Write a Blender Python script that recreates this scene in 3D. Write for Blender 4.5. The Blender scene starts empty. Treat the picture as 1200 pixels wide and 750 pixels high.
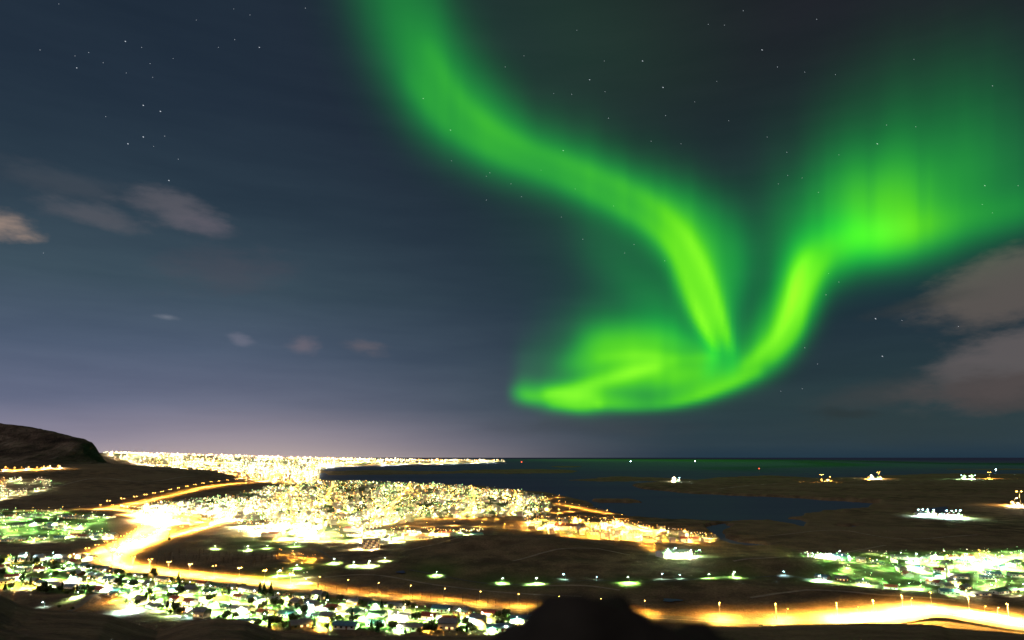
import bpy, bmesh, math, random
import numpy as np
from mathutils import Vector, Matrix

R = math.radians
random.seed(7)
rng = np.random.default_rng(7)
S = bpy.context.scene
C = S.collection

# ------------------------------------------------------------------ camera, sky, added land fill light, exposure
EYE, FPX, HOR = 150.0, 800.0, 536.0          # eye height over the plain (m), focal length in photo pixels, horizon row
ALPHA = math.atan((HOR - 375.0) / FPX)
cam = bpy.data.objects.new('camera', bpy.data.cameras.new('camera'))
C.objects.link(cam)
cam.location = (0, 0, EYE)
cam.rotation_euler = (math.pi / 2 + ALPHA, 0, 0)
cam.data.sensor_width = 36.0
cam.data.lens = 24.0
cam.data.clip_start = 0.1
cam.data.clip_end = 600000.0
cam.data.dof.use_dof = True
cam.data.dof.focus_distance = 1500.0
cam.data.dof.aperture_fstop = 0.95
S.camera = cam
S.view_settings.view_transform = 'Standard'
S.view_settings.look = 'None'
S.view_settings.exposure = 0.0
S.view_settings.gamma = 1.0
S.view_settings.use_curve_mapping = False
S.cycles.max_bounces = 5
S.cycles.diffuse_bounces = 2
S.cycles.transparent_max_bounces = 24
S.cycles.sample_clamp_indirect = 2.0
S.cycles.use_denoising = True
S.cycles.volume_bounces = 0

sun = bpy.data.objects.new('moon_light', bpy.data.lights.new('moon_light', 'SUN'))  # added warm fill with no visible source, lifts the brown land and cliff relief
C.objects.link(sun)
sun.data.energy = 0.65
sun.data.angle = R(0.5)
sun.data.color = (1.0, 0.82, 0.68)
SUN_DIR = Vector((0.55, 0.35, -0.62)).normalized()          # the way the light travels
sun.rotation_euler = SUN_DIR.to_track_quat('-Z', 'Y').to_euler()


# ------------------------------------------------------------------ pixel <-> world helpers
CA, SA = math.cos(ALPHA), math.sin(ALPHA)


def ray(px, py):
    x = (np.asarray(px, float) - 600.0) / FPX
    y = -(np.asarray(py, float) - 375.0) / FPX
    return x, CA - SA * y, SA + CA * y


def at(px, py, z=3.0):
    dx, dy, dz = ray(px, py)
    t = (z - EYE) / dz
    return dx * t, dy * t


def proj(x, y, z=3.0):
    zz = np.asarray(z, float) - EYE
    f = y * CA + zz * SA
    u = -y * SA + zz * CA
    return 600 + FPX * x / f, 375 - FPX * u / f


def elev(px, py):
    dx, dy, dz = ray(px, py)
    return float(np.degrees(np.arctan2(dz, np.hypot(dx, dy))))


def smooth(a, b, x):
    t = np.clip((np.asarray(x, float) - a) / (b - a), 0, 1)
    return t * t * (3 - 2 * t)


def hash2(i, j):
    n = (i.astype(np.int64) * 374761393 + j.astype(np.int64) * 668265263) & 0x7fffffff
    n = ((n ^ (n >> 13)) * 1274126177) & 0x7fffffff
    return ((n ^ (n >> 16)) & 0xffff) / 65535.0


def vnoise(x, y):
    x = np.asarray(x, float); y = np.asarray(y, float)
    i, j = np.floor(x), np.floor(y)
    fx, fy = x - i, y - j
    fx, fy = fx * fx * (3 - 2 * fx), fy * fy * (3 - 2 * fy)
    a, b, c, d = hash2(i, j), hash2(i + 1, j), hash2(i, j + 1), hash2(i + 1, j + 1)
    return (a * (1 - fx) + b * fx) * (1 - fy) + (c * (1 - fx) + d * fx) * fy


def fbm(x, y, o=4):
    s, a, t = 0.0, 0.5, 0.0
    for k in range(o):
        s = s + a * vnoise(x * 2 ** k + 17.3 * k, y * 2 ** k - 9.1 * k); t += a; a *= 0.5
    return s / t


def inpoly(px, py, poly):
    px = np.asarray(px, float); py = np.asarray(py, float)
    r = np.zeros(np.broadcast(px, py).shape, bool)
    n = len(poly)
    for k in range(n):
        x1, y1 = poly[k]; x2, y2 = poly[(k + 1) % n]
        if y1 == y2:
            continue
        c = ((y1 > py) != (y2 > py)) & (px < (x2 - x1) * (py - y1) / (y2 - y1) + x1)
        r ^= c
    return r


# ------------------------------------------------------------------ world (night sky)
w = bpy.data.worlds.new('World')
S.world = w
w.use_nodes = True
nt = w.node_tree
nt.nodes.clear()


class NT:
    def __init__(s, tree): s.t = tree

    def n(s, kind, **kw):
        o = s.t.nodes.new(kind)
        for k, v in kw.items(): setattr(o, k, v)
        return o

    def inp(s, sock, v):
        if isinstance(v, bpy.types.NodeSocket): s.t.links.new(v, sock)
        elif v is not None: sock.default_value = v

    def m(s, op, a, b=None, c=None, clamp=False):
        o = s.n('ShaderNodeMath', operation=op, use_clamp=clamp)
        for k, v in enumerate((a, b, c)): s.inp(o.inputs[k], v)
        return o.outputs[0]

    def ramp(s, fac, stops, interp='LINEAR'):
        o = s.n('ShaderNodeValToRGB'); r = o.color_ramp; r.interpolation = interp
        while len(r.elements) < len(stops): r.elements.new(0.5)
        for e, (p, c) in zip(r.elements, stops):
            e.position = p; e.color = (*c, 1) if len(c) == 3 else c
        s.inp(o.inputs[0], fac)
        return o.outputs[0]

    def mix(s, f, a, b, bt='MIX'):
        o = s.n('ShaderNodeMix', data_type='RGBA', blend_type=bt)
        s.inp(o.inputs[0], f); s.inp(o.inputs[6], a if not isinstance(a, tuple) else (*a, 1)); s.inp(o.inputs[7], b if not isinstance(b, tuple) else (*b, 1))
        return o.outputs[2]

    def noise(s, vec, scale, detail=4, rough=0.5):
        o = s.n('ShaderNodeTexNoise'); s.inp(o.inputs['Vector'], vec)
        o.inputs['Scale'].default_value = scale; o.inputs['Detail'].default_value = detail; o.inputs['Roughness'].default_value = rough
        return o.outputs['Fac']

    def mapping(s, vec, scale=(1, 1, 1), loc=(0, 0, 0)):
        o = s.n('ShaderNodeMapping'); s.inp(o.inputs[0], vec); o.inputs['Scale'].default_value = scale; o.inputs['Location'].default_value = loc
        return o.outputs[0]


W = NT(nt)
gen = W.n('ShaderNodeTexCoord').outputs['Generated']
sep = W.n('ShaderNodeSeparateXYZ'); W.inp(sep.inputs[0], gen)
az = W.m('ARCTAN2', sep.outputs[0], sep.outputs[1])             # 0 ahead, + to the right
el = W.m('DIVIDE', W.m('ARCSINE', sep.outputs[2]), R(50), clamp=True)
e = lambda d: d / 50.0
left = W.ramp(el, [(0, (.330, .285, .340)), (e(1.2), (.240, .225, .315)), (e(4), (.120, .142, .225)), (e(8), (.074, .104, .165)),
                   (e(13), (.046, .078, .108)), (e(19), (.0240, .044, .067)), (e(27), (.0160, .029, .049)), (e(40), (.0125, .022, .037))])
right = W.ramp(el, [(0, (.0165, .038, .060)), (e(1.0), (.026, .047, .062)), (e(4), (.024, .047, .054)), (e(8), (.018, .036, .048)),
                    (e(12), (.0125, .025, .042)), (e(20), (.0125, .021, .034)), (e(30), (.0135, .0165, .0235)), (e(40), (.013, .014, .019))])
fac = W.n('ShaderNodeMapRange', interpolation_type='SMOOTHSTEP')
W.inp(fac.inputs[0], az); fac.inputs[1].default_value = R(-30); fac.inputs[2].default_value = R(17)
col = W.mix(fac.outputs[0], left, right)
# loose veils of thin cloud, brighter near the town's glow
veil = W.noise(W.mapping(gen, (3.0, 3.0, 22.0)), 1.6, 5, 0.55)
veil = W.m('MULTIPLY_ADD', veil, 0.5, 0.78)
col = W.mix(1.0, col, W.n('ShaderNodeCombineColor').outputs[0], 'MULTIPLY')
cc = col.node
comb = cc.inputs[7].links[0].from_node
W.inp(comb.inputs[0], veil); W.inp(comb.inputs[1], W.m('MULTIPLY_ADD', veil, .85, .15)); W.inp(comb.inputs[2], W.m('MULTIPLY_ADD', veil, .65, .35))
# glow of the far city
d1 = W.m('DIVIDE', W.m('ADD', az, R(20)), R(13))
glow = W.m('MULTIPLY', W.m('EXPONENT', W.m('MULTIPLY', W.m('MULTIPLY', d1, d1), -1.0)), W.m('EXPONENT', W.m('MULTIPLY', el, -50 / 1.7)))
col = W.mix(glow, col, (.46, .37, .36))
# loose clouds lit by the towns, laid out by compass direction and height
wob = W.n('ShaderNodeTexNoise'); W.inp(wob.inputs['Vector'], W.mapping(gen, (9, 9, 16))); wob.inputs['Scale'].default_value = 1.0; wob.inputs['Detail'].default_value = 5
cx = W.n('ShaderNodeCombineXYZ'); W.inp(cx.inputs[0], az); W.inp(cx.inputs[1], W.m('ARCSINE', sep.outputs[2]))
off = W.n('ShaderNodeVectorMath', operation='MULTIPLY_ADD'); W.inp(off.inputs[0], wob.outputs['Color']); off.inputs[1].default_value = (.06, .03, 0); W.inp(off.inputs[2], cx.outputs[0])
fluff = W.noise(W.mapping(gen, (15, 15, 42)), 1.0, 7, .6)
for px, py, wp, hp, rot, c, op in ((4, 266, 34, 17, 12, (.36, .26, .21), .9), (105, 253, 75, 13, -2, (.110, .110, .130), .6), (205, 246, 75, 20, -8, (.130, .122, .145), .65), (245, 266, 45, 15, -12, (.12, .11, .14), .5), (80, 215, 120, 18, 0, (.075, .085, .105), .4),
                                   (265, 320, 100, 32, 5, (.078, .074, .098), .4), (195, 372, 20, 4, 0, (.20, .22, .27), .6), (285, 398, 20, 6, -14, (.19, .19, .25), .5), (352, 404, 24, 12, 10, (.18, .15, .18), .6), (428, 411, 42, 10, -12, (.15, .13, .15), .6),
                                   (1205, 332, 126, 36, 13, (.112, .096, .088), .97), (1080, 356, 70, 9, 6, (.045, .047, .050), .6), (1200, 425, 128, 38, 14, (.118, .104, .106), .97), (1200, 455, 120, 20, 2, (.066, .052, .050), .7), (1050, 457, 130, 20, 8, (.055, .056, .058), .6),
                                   (1090, 497, 240, 26, 0, (.030, .048, .050), .6), (990, 484, 50, 6, 0, (.025, .036, .038), .7), (700, 500, 160, 14, 0, (.050, .060, .068), .4)):
    dx_, dy_, dz_ = (px - 600) / FPX, math.cos(ALPHA) + math.sin(ALPHA) * (py - 375) / FPX, math.sin(ALPHA) - math.cos(ALPHA) * (py - 375) / FPX
    a0, e0 = math.atan2(dx_, dy_), math.atan2(dz_, math.hypot(dx_, dy_))
    mp = W.n('ShaderNodeMapping', vector_type='TEXTURE'); W.inp(mp.inputs[0], off.outputs[0])
    mp.inputs['Location'].default_value = (a0 + .03, e0 + .015, 0); mp.inputs['Rotation'].default_value = (0, 0, R(rot)); mp.inputs['Scale'].default_value = (wp / FPX, hp / FPX * 1.25, 1e6)
    ln_ = W.n('ShaderNodeVectorMath', operation='LENGTH'); W.inp(ln_.inputs[0], mp.outputs[0])
    q = W.m('ADD', ln_.outputs['Value'], W.m('MULTIPLY_ADD', fluff, 1.7 if px < 600 else .9, -.85 if px < 600 else -.45))
    mr = W.n('ShaderNodeMapRange', interpolation_type='SMOOTHSTEP'); W.inp(mr.inputs[0], q); mr.inputs[1].default_value = .95; mr.inputs[2].default_value = 0.0 if px < 600 else (.40 if px > 1150 else .1); mr.inputs[3].default_value = 0; mr.inputs[4].default_value = op * (.95 if px < 600 else .88)
    col = W.mix(mr.outputs[0], col, c)
bg = W.n('ShaderNodeBackground')
W.inp(bg.inputs[0], col); bg.inputs[1].default_value = 1.0
W.t.links.new(bg.outputs[0], W.n('ShaderNodeOutputWorld').inputs[0])


# ------------------------------------------------------------------ materials
def mat(name, base=(.2, .2, .2), rough=0.8, spec=0.2, metal=0.0, vary=0.0, vscale=1.0, emit=None, estr=0.0, sampling=None):
    m = bpy.data.materials.new(name); m.use_nodes = True
    p = m.node_tree.nodes['Principled BSDF']
    N = NT(m.node_tree)
    p.inputs['Base Color'].default_value = (*base, 1)
    p.inputs['Roughness'].default_value = rough
    p.inputs['Specular IOR Level'].default_value = spec
    p.inputs['Metallic'].default_value = metal
    if vary:
        co = N.n('ShaderNodeTexCoord').outputs['Object']
        f = N.noise(co, vscale, 5, 0.6)
        a = tuple(c * (1 - vary) for c in base); b = tuple(min(1, c * (1 + vary)) for c in base)
        N.inp(p.inputs['Base Color'], N.ramp(f, [(.3, a), (.7, b)]))
    if emit:
        p.inputs['Emission Color'].default_value = (*emit, 1)
        p.inputs['Emission Strength'].default_value = estr
    if sampling: m.cycles.emission_sampling = sampling
    return m


SODIUM, MERC, COOL, WARM = (1.0, .51, .085), (.60, 1.0, .36), (.55, .92, 1.0), (1.0, .82, .45)
M = {
    'asphalt': mat('asphalt', (.075, .072, .07), .85, .3, vary=.25, vscale=.15),
    'paint': mat('road_paint', (.75, .75, .72), .6),
    'steel': mat('galvanised_steel', (.42, .42, .40), .45, .5, .6, vary=.1, vscale=2),
    'white': mat('white_render', (.72, .71, .67), .8, vary=.12, vscale=.5),
    'cream': mat('cream_render', (.60, .52, .38), .8, vary=.12, vscale=.5),
    'grey': mat('grey_concrete', (.36, .36, .35), .85, vary=.2, vscale=.4),
    'timber': mat('brown_timber', (.16, .09, .05), .75, vary=.3, vscale=2),
    'red_roof': mat('red_metal_roof', (.25, .05, .035), .5, .4, vary=.15, vscale=.6),
    'blue_roof': mat('blue_metal_roof', (.07, .16, .25), .5, .4, vary=.15, vscale=.6),
    'grey_roof': mat('grey_metal_roof', (.17, .18, .19), .5, .4, vary=.2, vscale=.6),
    'green_roof': mat('green_metal_roof', (.05, .14, .09), .5, .4, vary=.15, vscale=.6),
    'dark_glass': mat('dark_window', (.03, .035, .04), .15, .5),
    'lit_glass': mat('lit_window', (.3, .25, .18), .3, .3, emit=(1.0, .58, .22), estr=2.2, sampling='NONE'),
    'door': mat('painted_door', (.22, .07, .04), .5),
    'bark': mat('bark', (.09, .065, .045), .9, vary=.3, vscale=4),
    'fir': mat('fir_needles', (.028, .06, .022), .8, vary=.5, vscale=.5),
    'birch': mat('birch_leaves', (.075, .10, .03), .8, vary=.5, vscale=.5),
    'rock': mat('lava_rock', (.022, .02, .018), .9, vary=.5, vscale=6),
    'hull': mat('ship_hull', (.08, .09, .12), .5),
    'star': mat('star_light', (0, 0, 0), 1, 0, emit=(.82, .9, 1.0), estr=.75, sampling='NONE'),
    'red_lamp': mat('red_beacon', (.3, .02, .01), .5, emit=(1, .12, .05), estr=3, sampling='NONE'),
}
for k, c, st in (('sodium', SODIUM, 60), ('mercury', (.8, 1, .8), 60), ('cool', COOL, 60), ('warm', WARM, 60)):
    M['head_' + k] = mat(k + '_lamp_glass', (.5, .5, .5), .4, emit=c, estr=st, sampling='NONE')


# ------------------------------------------------------------------ mesh helpers
def mesh_obj(name, verts, faces, material, parent=None, smooth_=False):
    me = bpy.data.meshes.new(name)
    me.from_pydata([tuple(v) for v in verts], [], faces)
    mats = material if isinstance(material, (list, tuple)) else [material]
    for m in mats: me.materials.append(m)
    if smooth_: me.polygons.foreach_set('use_smooth', [True] * len(me.polygons))
    me.update()
    o = bpy.data.objects.new(name, me); C.objects.link(o)
    if parent: o.parent = parent
    return o


def grid_obj(name, X, Y, Z, material, mask=None, smooth_=True, parent=None):
    r, c = X.shape
    idx = np.arange(r * c).reshape(r, c)
    q = np.stack([idx[:-1, :-1], idx[:-1, 1:], idx[1:, 1:], idx[1:, :-1]], -1).reshape(-1, 4)
    if mask is not None:
        q = q[mask.reshape(-1)[q].any(1)]
    me = bpy.data.meshes.new(name)
    co = np.stack([X, Y, Z], -1).reshape(-1, 3).astype(np.float32)
    used, inv = np.unique(q, return_inverse=True)
    q = inv.reshape(q.shape); co = co[used]
    me.vertices.add(len(co)); me.vertices.foreach_set('co', co.ravel())
    me.loops.add(q.size); me.loops.foreach_set('vertex_index', q.ravel().astype(np.int32))
    me.polygons.add(len(q)); me.polygons.foreach_set('loop_start', np.arange(0, q.size, 4, dtype=np.int32))
    me.polygons.foreach_set('loop_total', np.full(len(q), 4, np.int32))
    me.polygons.foreach_set('use_smooth', np.full(len(q), smooth_, bool))
    me.update(calc_edges=True); me.validate()
    me.materials.append(material)
    o = bpy.data.objects.new(name, me); C.objects.link(o)
    if parent: o.parent = parent
    return o, used


def attr(o, name, arr):
    a = o.data.attributes.new(name, 'FLOAT_COLOR', 'POINT')
    a.data.foreach_set('color', np.ascontiguousarray(arr, np.float32).ravel())


class MB:
    def __init__(s): s.v = []; s.f = []

    def box(s, cx, cy, z0, lx, ly, lz, rot=0.0, taper=1.0):
        b = len(s.v); c, n = math.cos(rot), math.sin(rot)
        for z, k in ((z0, 1.0), (z0 + lz, taper)):
            for x, y in ((-lx / 2, -ly / 2), (lx / 2, -ly / 2), (lx / 2, ly / 2), (-lx / 2, ly / 2)):
                s.v.append((cx + (x * c - y * n) * k, cy + (x * n + y * c) * k, z))
        s.f += [(b, b + 3, b + 2, b + 1), (b + 4, b + 5, b + 6, b + 7)] + [(b + i, b + (i + 1) % 4, b + 4 + (i + 1) % 4, b + 4 + i) for i in range(4)]
        return s

    def tube(s, p, q, r0, r1, n=6):
        p, q = Vector(p), Vector(q); d = (q - p).normalized()
        a = d.orthogonal().normalized(); c = d.cross(a); b = len(s.v)
        for o, r in ((p, r0), (q, r1)):
            for i in range(n):
                t = 2 * math.pi * i / n
                s.v.append(tuple(o + (a * math.cos(t) + c * math.sin(t)) * r))
        s.f += [(b + i, b + (i + 1) % n, b + n + (i + 1) % n, b + n + i) for i in range(n)]
        s.f += [tuple(b + i for i in reversed(range(n))), tuple(b + n + i for i in range(n))]
        return s

    def gable(s, L, Wd, z0, rise, over=.5, th=.25):
        """pitched roof shell, ridge along x"""
        a, y = L / 2 + over, Wd / 2 + over
        dz = rise * over / (Wd / 2)
        b = len(s.v)
        for x in (-a, a):
            s.v += [(x, -y, z0 - dz), (x, 0, z0 + rise), (x, y, z0 - dz), (x, y, z0 - dz + th), (x, 0, z0 + rise + th), (x, -y, z0 - dz + th)]
        s.f += [(b, b + 1, b + 2, b + 3, b + 4, b + 5)[::-1], tuple(b + 6 + i for i in range(6))]
        s.f += [(b + i, b + (i + 1) % 6, b + 6 + (i + 1) % 6, b + 6 + i) for i in range(6)]
        return s

    def house_wall(s, L, Wd, h, rise):
        b = len(s.v)
        for x in (-L / 2, L / 2):
            s.v += [(x, -Wd / 2, -1.5), (x, Wd / 2, -1.5), (x, Wd / 2, h), (x, 0, h + rise), (x, -Wd / 2, h)]
        s.f += [tuple(b + i for i in (4, 3, 2, 1, 0)), tuple(b + 5 + i for i in range(5))]
        s.f += [(b + i, b + (i + 1) % 5, b + 5 + (i + 1) % 5, b + 5 + i) for i in range(5)]
        return s

    def octa(s, x, y, z, r, rz=None):
        b = len(s.v); rz = rz or r
        s.v += [(x + r, y, z), (x - r, y, z), (x, y + r, z), (x, y - r, z), (x, y, z + rz), (x, y, z - rz)]
        s.f += [tuple(b + i for i in t) for t in ((0, 2, 4), (2, 1, 4), (1, 3, 4), (3, 0, 4), (2, 0, 5), (1, 2, 5), (3, 1, 5), (0, 3, 5))]
        return s

    def build(s, name, material, parent=None, smooth_=False):
        return mesh_obj(name, s.v, s.f, material, parent, smooth_)


def tag(o, label=None, cat=None, group=None, kind=None):
    for k, v in (('label', label), ('category', cat), ('group', group), ('kind', kind)):
        if v: o[k] = v
    return o


def thing(name, label, cat, loc=(0, 0, 0), rz=0.0, group=None):
    o = bpy.data.objects.new(name, None); C.objects.link(o)
    o.location = loc; o.rotation_euler = (0, 0, rz); o.empty_display_size = .5
    return tag(o, label, cat, group)


KIDS = {}


def kids(o):
    if o.name not in KIDS: KIDS[o.name] = list(o.children)
    return KIDS[o.name]


def copy_tree(o, parent=None):
    c = o.copy(); C.objects.link(c)
    if parent: c.parent = parent
    for ch in kids(o): copy_tree(ch, c)
    return c


class Kind:
    """first use moves the original itself, later uses copy it with all its parts"""
    def __init__(s, proto): s.p = proto; s.used = False; kids_all(proto)

    def put(s, loc, rz, label, group, scale=None):
        o = copy_tree(s.p) if s.used else s.p
        s.used = True
        o.location = loc; o.rotation_euler = (0, 0, rz)
        o.scale = scale if scale else (1, 1, 1)
        o['label'] = label; o['group'] = group
        return o


def kids_all(o):
    for ch in kids(o): kids_all(ch)


# ------------------------------------------------------------------ the lie of the land
LAND = [
    [(-2000, 900), (-2000, 531), (-400, 531), (120, 531), (330, 535), (420, 538.2), (500, 538.6), (594, 540.2), (596, 541.0), (560, 542.2), (480, 544.0), (400, 546.5), (378, 549.5),
     (380, 553), (373, 558), (376, 562), (430, 563.5), (500, 566.5), (560, 569), (600, 574), (640, 577), (662, 582), (690, 590), (700, 597), (740, 606),
     (800, 609), (850, 611), (905, 609.5), (950, 603), (1010, 597), (1040, 591), (1010, 589), (935, 584), (890, 581.5), (800, 578), (752, 573), (742, 569), (770, 565), (800, 563),
     (850, 558.5), (900, 557), (960, 560), (1010, 559), (1060, 556), (1120, 554.6), (1160, 555.5), (1240, 555), (1700, 553), (3500, 551), (3500, 900)],
    [(520, 553), (560, 550.4), (620, 549.6), (664, 550.4), (680, 552), (668, 554.4), (620, 555), (540, 555.2)],                     # long low island
    [(640, 547.2), (664, 546.2), (684, 546.6), (672, 547.8)],
    [(664, 563), (700, 559.6), (730, 558.8), (780, 560), (830, 563), (780, 564.2), (700, 564)],
    [(380, 552), (430, 551), (520, 552), (560, 554.5), (500, 556), (430, 556.5), (385, 557)],
    [(690, 586.5), (740, 586.8), (752, 588.3), (735, 589.5), (700, 588.5)],
    [(1100, 549.6), (1180, 549), (1250, 549), (1250, 550.4), (1120, 550.4)],
]
WATER = [  # inlets and pools inside the land
    [(826, 618), (850, 613), (856, 618), (846, 624), (850, 631), (868, 636), (900, 639), (900, 641), (862, 639.5), (842, 633), (836, 626)],
    [(898, 606), (940, 610), (948, 616), (940, 620), (930, 616), (905, 611)],
    [(975, 618), (1000, 616), (1014, 619), (990, 621)],
]
FLATS = {
    'slope': [(-400, 548), (60, 549), (118, 547), (160, 547), (200, 551), (240, 556), (290, 562.5), (330, 566)],
}


def landmask(px, py):
    wob = (fbm(px / 26.0, py / 3.0, 4) - .5)
    qx, qy = px + wob * 14, py + wob * np.clip((py - 536) * .07, .2, 4)
    m = np.zeros(px.shape, bool)
    for p in LAND: m |= inpoly(qx, qy, p)
    for p in WATER: m &= ~inpoly(qx, qy, p)
    return m


RIM = np.array([(-400, 680), (-100, 690), (0, 692), (35, 697), (60, 710), (75, 714), (100, 716), (130, 718), (160, 722), (190, 734), (215, 742), (245, 732), (275, 726), (310, 729), (350, 744), (420, 749), (520, 748), (600, 746),
                (680, 744), (760, 739), (800, 737), (880, 736), (985, 732), (1040, 733), (1066, 735), (1074, 738), (1110, 741), (1160, 745), (1220, 748), (1400, 752), (1700, 760)], float)
YR = 470.0


def gauss(x, y, cx, cy, sx, sy):
    return np.exp(-((x - cx) / sx) ** 2 - ((y - cy) / sy) ** 2)


KNOLLS = []
for px, py, hh, sx, sy in ((560, 642, 15, 150, 110), (655, 648, 13, 130, 120), (450, 660, 7, 140, 90), (870, 664, 11, 110, 60), (820, 690, 8, 170, 60), (960, 668, 9, 90, 50),
                           (640, 668, 6, 140, 50), (125, 612, 9, 160, 130), (1000, 700, 5, 120, 30), (230, 655, 4, 90, 30), (115, 704, 7, 40, 26), (930, 590, 9, 900, 400), (1150, 575, 14, 900, 900),
                           (860, 570, 12, 700, 500), (1050, 625, 7, 350, 160), (760, 616, 6, 200, 60)):
    KNOLLS.append((*at(px, py), hh, sx, sy))
OVX, OVY = at(1090, 720.5)


def hgt(x, y):
    x = np.asarray(x, float); y = np.asarray(y, float)
    yy = np.maximum(y, 1.0)
    px = 600 + FPX * x / (yy * CA + 20)
    fade = smooth(560, 700, y)
    h = 3.0 + 2.2 * fade * (fbm(x / 260, y / 260, 3) - .5) * (1 + smooth(1500, 6000, y) * 2)
    for cx, cy, hh, sx, sy in KNOLLS: h = h + hh * gauss(x, y, cx, cy, sx, sy) * (.75 + .5 * fbm(x / 60, y / 60, 3))
    h = h + 6.0 * gauss(x, y, OVX, OVY, 50, 50)
    # brown shoulder below the table mountain
    top = np.interp(px, [-400, 0, 118, 150, 200, 240, 290, 330, 360], [120, 100, 92, 88, 70, 44, 16, 4, 0])
    h = h + top * smooth(2700, 4700, y) * (1 - smooth(5600, 7600, y)) * (.9 + .2 * fbm(x / 500, y / 500, 4))
    # land rising behind the far city
    far = np.interp(px, [-400, 100, 200, 330, 420, 600], [300, 265, 215, 130, 60, 15])
    h = h + far * smooth(7500, 17000, y) * (1 - .9 * smooth(19000, 30000, y)) * (px < 700)
    # the camera's own hillside
    rimpy = np.interp(600 + FPX * x / (np.maximum(yy, YR * .25) * CA + 12), RIM[:, 0], RIM[:, 1])
    zr = EYE - YR * np.tan(np.arctan((rimpy - 375) / FPX) - ALPHA)
    t = np.clip(y / YR, 0, 1)
    near = (EYE - 1.7) * (1 - t) + zr * t - 6.0 * np.sin(np.pi * t) - 14 * np.clip(.12 - np.abs(t - .12), 0, 1) + 3.0 * (fbm(x / 26, y / 26, 4) - .5) * smooth(20, 200, y) * (1 - smooth(.8, 1, t) * .6)
    k = smooth(YR, YR + 95, y)
    return np.where(y < YR + 95, near * (1 - k) + h * k, h)


def hz(x, y): return float(hgt(np.array([x]), np.array([y]))[0])


# ground sheet
ys = [EYE * FPX * 1.0 / (p - HOR) for p in np.concatenate([np.arange(536.8, 541, .35), np.arange(541, 585, .4), np.arange(585, 640, .6), np.arange(640, 770, .75)])]
ys += list(np.linspace(ys[-1] - 4, 12, 75)) + [6, 3, 1, -3, -15, -40]
ys = np.array(ys)
cols = np.concatenate([np.linspace(-2.2, -.80, 40)[:-1], np.linspace(-.80, .80, 640), np.linspace(.80, 2.2, 40)[1:]])
GX = cols[None, :] * (np.maximum(ys, 0) + 30)[:, None]
GY = np.repeat(ys[:, None], len(cols), 1)
GPX, GPY = proj(GX, np.maximum(GY, 60), 0.0)
lm = landmask(GPX, GPY).astype(float)
lm[GY < 700] = 1.0
for _ in range(2):
    p = np.pad(lm, 1, mode='edge')
    lm = (p[1:-1, 1:-1] * 2 + p[:-2, 1:-1] + p[2:, 1:-1] + p[1:-1, :-2] + p[1:-1, 2:]) / 6
GZ = hgt(GX, GY) * smooth(.3, 1, lm) - 7 * (1 - smooth(.1, .62, lm))

TOWN = {
    'far': [(-60, 532), (115, 531), (330, 534), (480, 538.5), (592, 540), (592, 542.5), (470, 545.5), (395, 547), (372, 552), (372, 558), (300, 556), (200, 551), (130, 546), (112, 540)],
    'mid': [(165, 593), (240, 586), (290, 578), (330, 568), (372, 565), (440, 565), (500, 568), (560, 571), (602, 575), (630, 579), (648, 592), (640, 604), (560, 607), (500, 609), (425, 620), (345, 612), (240, 610), (165, 600)],
    'works': [(270, 618), (330, 612), (430, 622), (520, 626), (575, 629), (550, 636), (470, 641), (395, 636), (330, 634), (300, 628)],
    'harbour': [(615, 606), (650, 610), (690, 612), (740, 618), (800, 626), (840, 632), (838, 637), (780, 638), (700, 634), (640, 626), (615, 618)],
}
ESTATE = {
    'near': [(-20, 652), (100, 655), (160, 672), (330, 697), (460, 712), (610, 726), (610, 742), (480, 744), (300, 738), (190, 722), (100, 702), (-20, 690)],
    'west': [(-20, 598), (120, 602), (130, 632), (-20, 640)],
    'east': [(935, 652), (1240, 644), (1240, 700), (1100, 702), (980, 690)],
}
# ground cover: R grass, G paving, B bare heath tone
grass = np.zeros(GX.shape); pave = np.zeros(GX.shape)
for p in ESTATE.values(): grass = np.maximum(grass, inpoly(GPX, GPY, p))
for p in TOWN.values(): pave = np.maximum(pave, inpoly(GPX, GPY, p))
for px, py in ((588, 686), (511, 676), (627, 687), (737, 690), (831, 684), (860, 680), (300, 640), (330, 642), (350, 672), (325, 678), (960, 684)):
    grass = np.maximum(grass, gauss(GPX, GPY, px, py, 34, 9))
for a in (0, 1):
    arr = (grass, pave)[a]
    for _ in range(3):
        p = np.pad(arr, 1, mode='edge'); arr = (p[1:-1, 1:-1] * 2 + p[:-2, 1:-1] + p[2:, 1:-1] + p[1:-1, :-2] + p[1:-1, 2:]) / 6
    if a == 0: grass = arr
    else: pave = arr

gm = bpy.data.materials.new('heath_ground'); gm.use_nodes = True
G = NT(gm.node_tree); gp = gm.node_tree.nodes['Principled BSDF']
pos = G.n('ShaderNodeNewGeometry').outputs['Position']
big = G.noise(G.mapping(pos, (.0022, .0022, .0)), 1, 6, .6)
mid_ = G.noise(G.mapping(pos, (.02, .02, .02)), 1, 6, .65)
fine = G.noise(G.mapping(pos, (.35, .35, .35)), 1, 4, .6)
heath = G.ramp(big, [(.34, (.055, .042, .030)), (.5, (.125, .088, .058)), (.62, (.20, .155, .10))])
heath = G.mix(G.ramp(mid_, [(.42, (0, 0, 0)), (.62, (1, 1, 1))]), heath, (.24, .175, .105))
heath = G.mix(G.m('MULTIPLY', G.ramp(fine, [(.35, (0, 0, 0)), (.65, (1, 1, 1))]), .55), heath, (.045, .035, .025))
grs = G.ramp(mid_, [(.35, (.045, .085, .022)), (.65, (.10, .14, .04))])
pav = G.ramp(G.noise(G.mapping(pos, (.006, .0022, .006)), 1, 6, .75), [(.40, (.028, .055, .016)), (.5, (.09, .11, .06)), (.58, (.30, .28, .24))], 'LINEAR')
at_ = G.n('ShaderNodeAttribute', attribute_name='cover')
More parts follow.
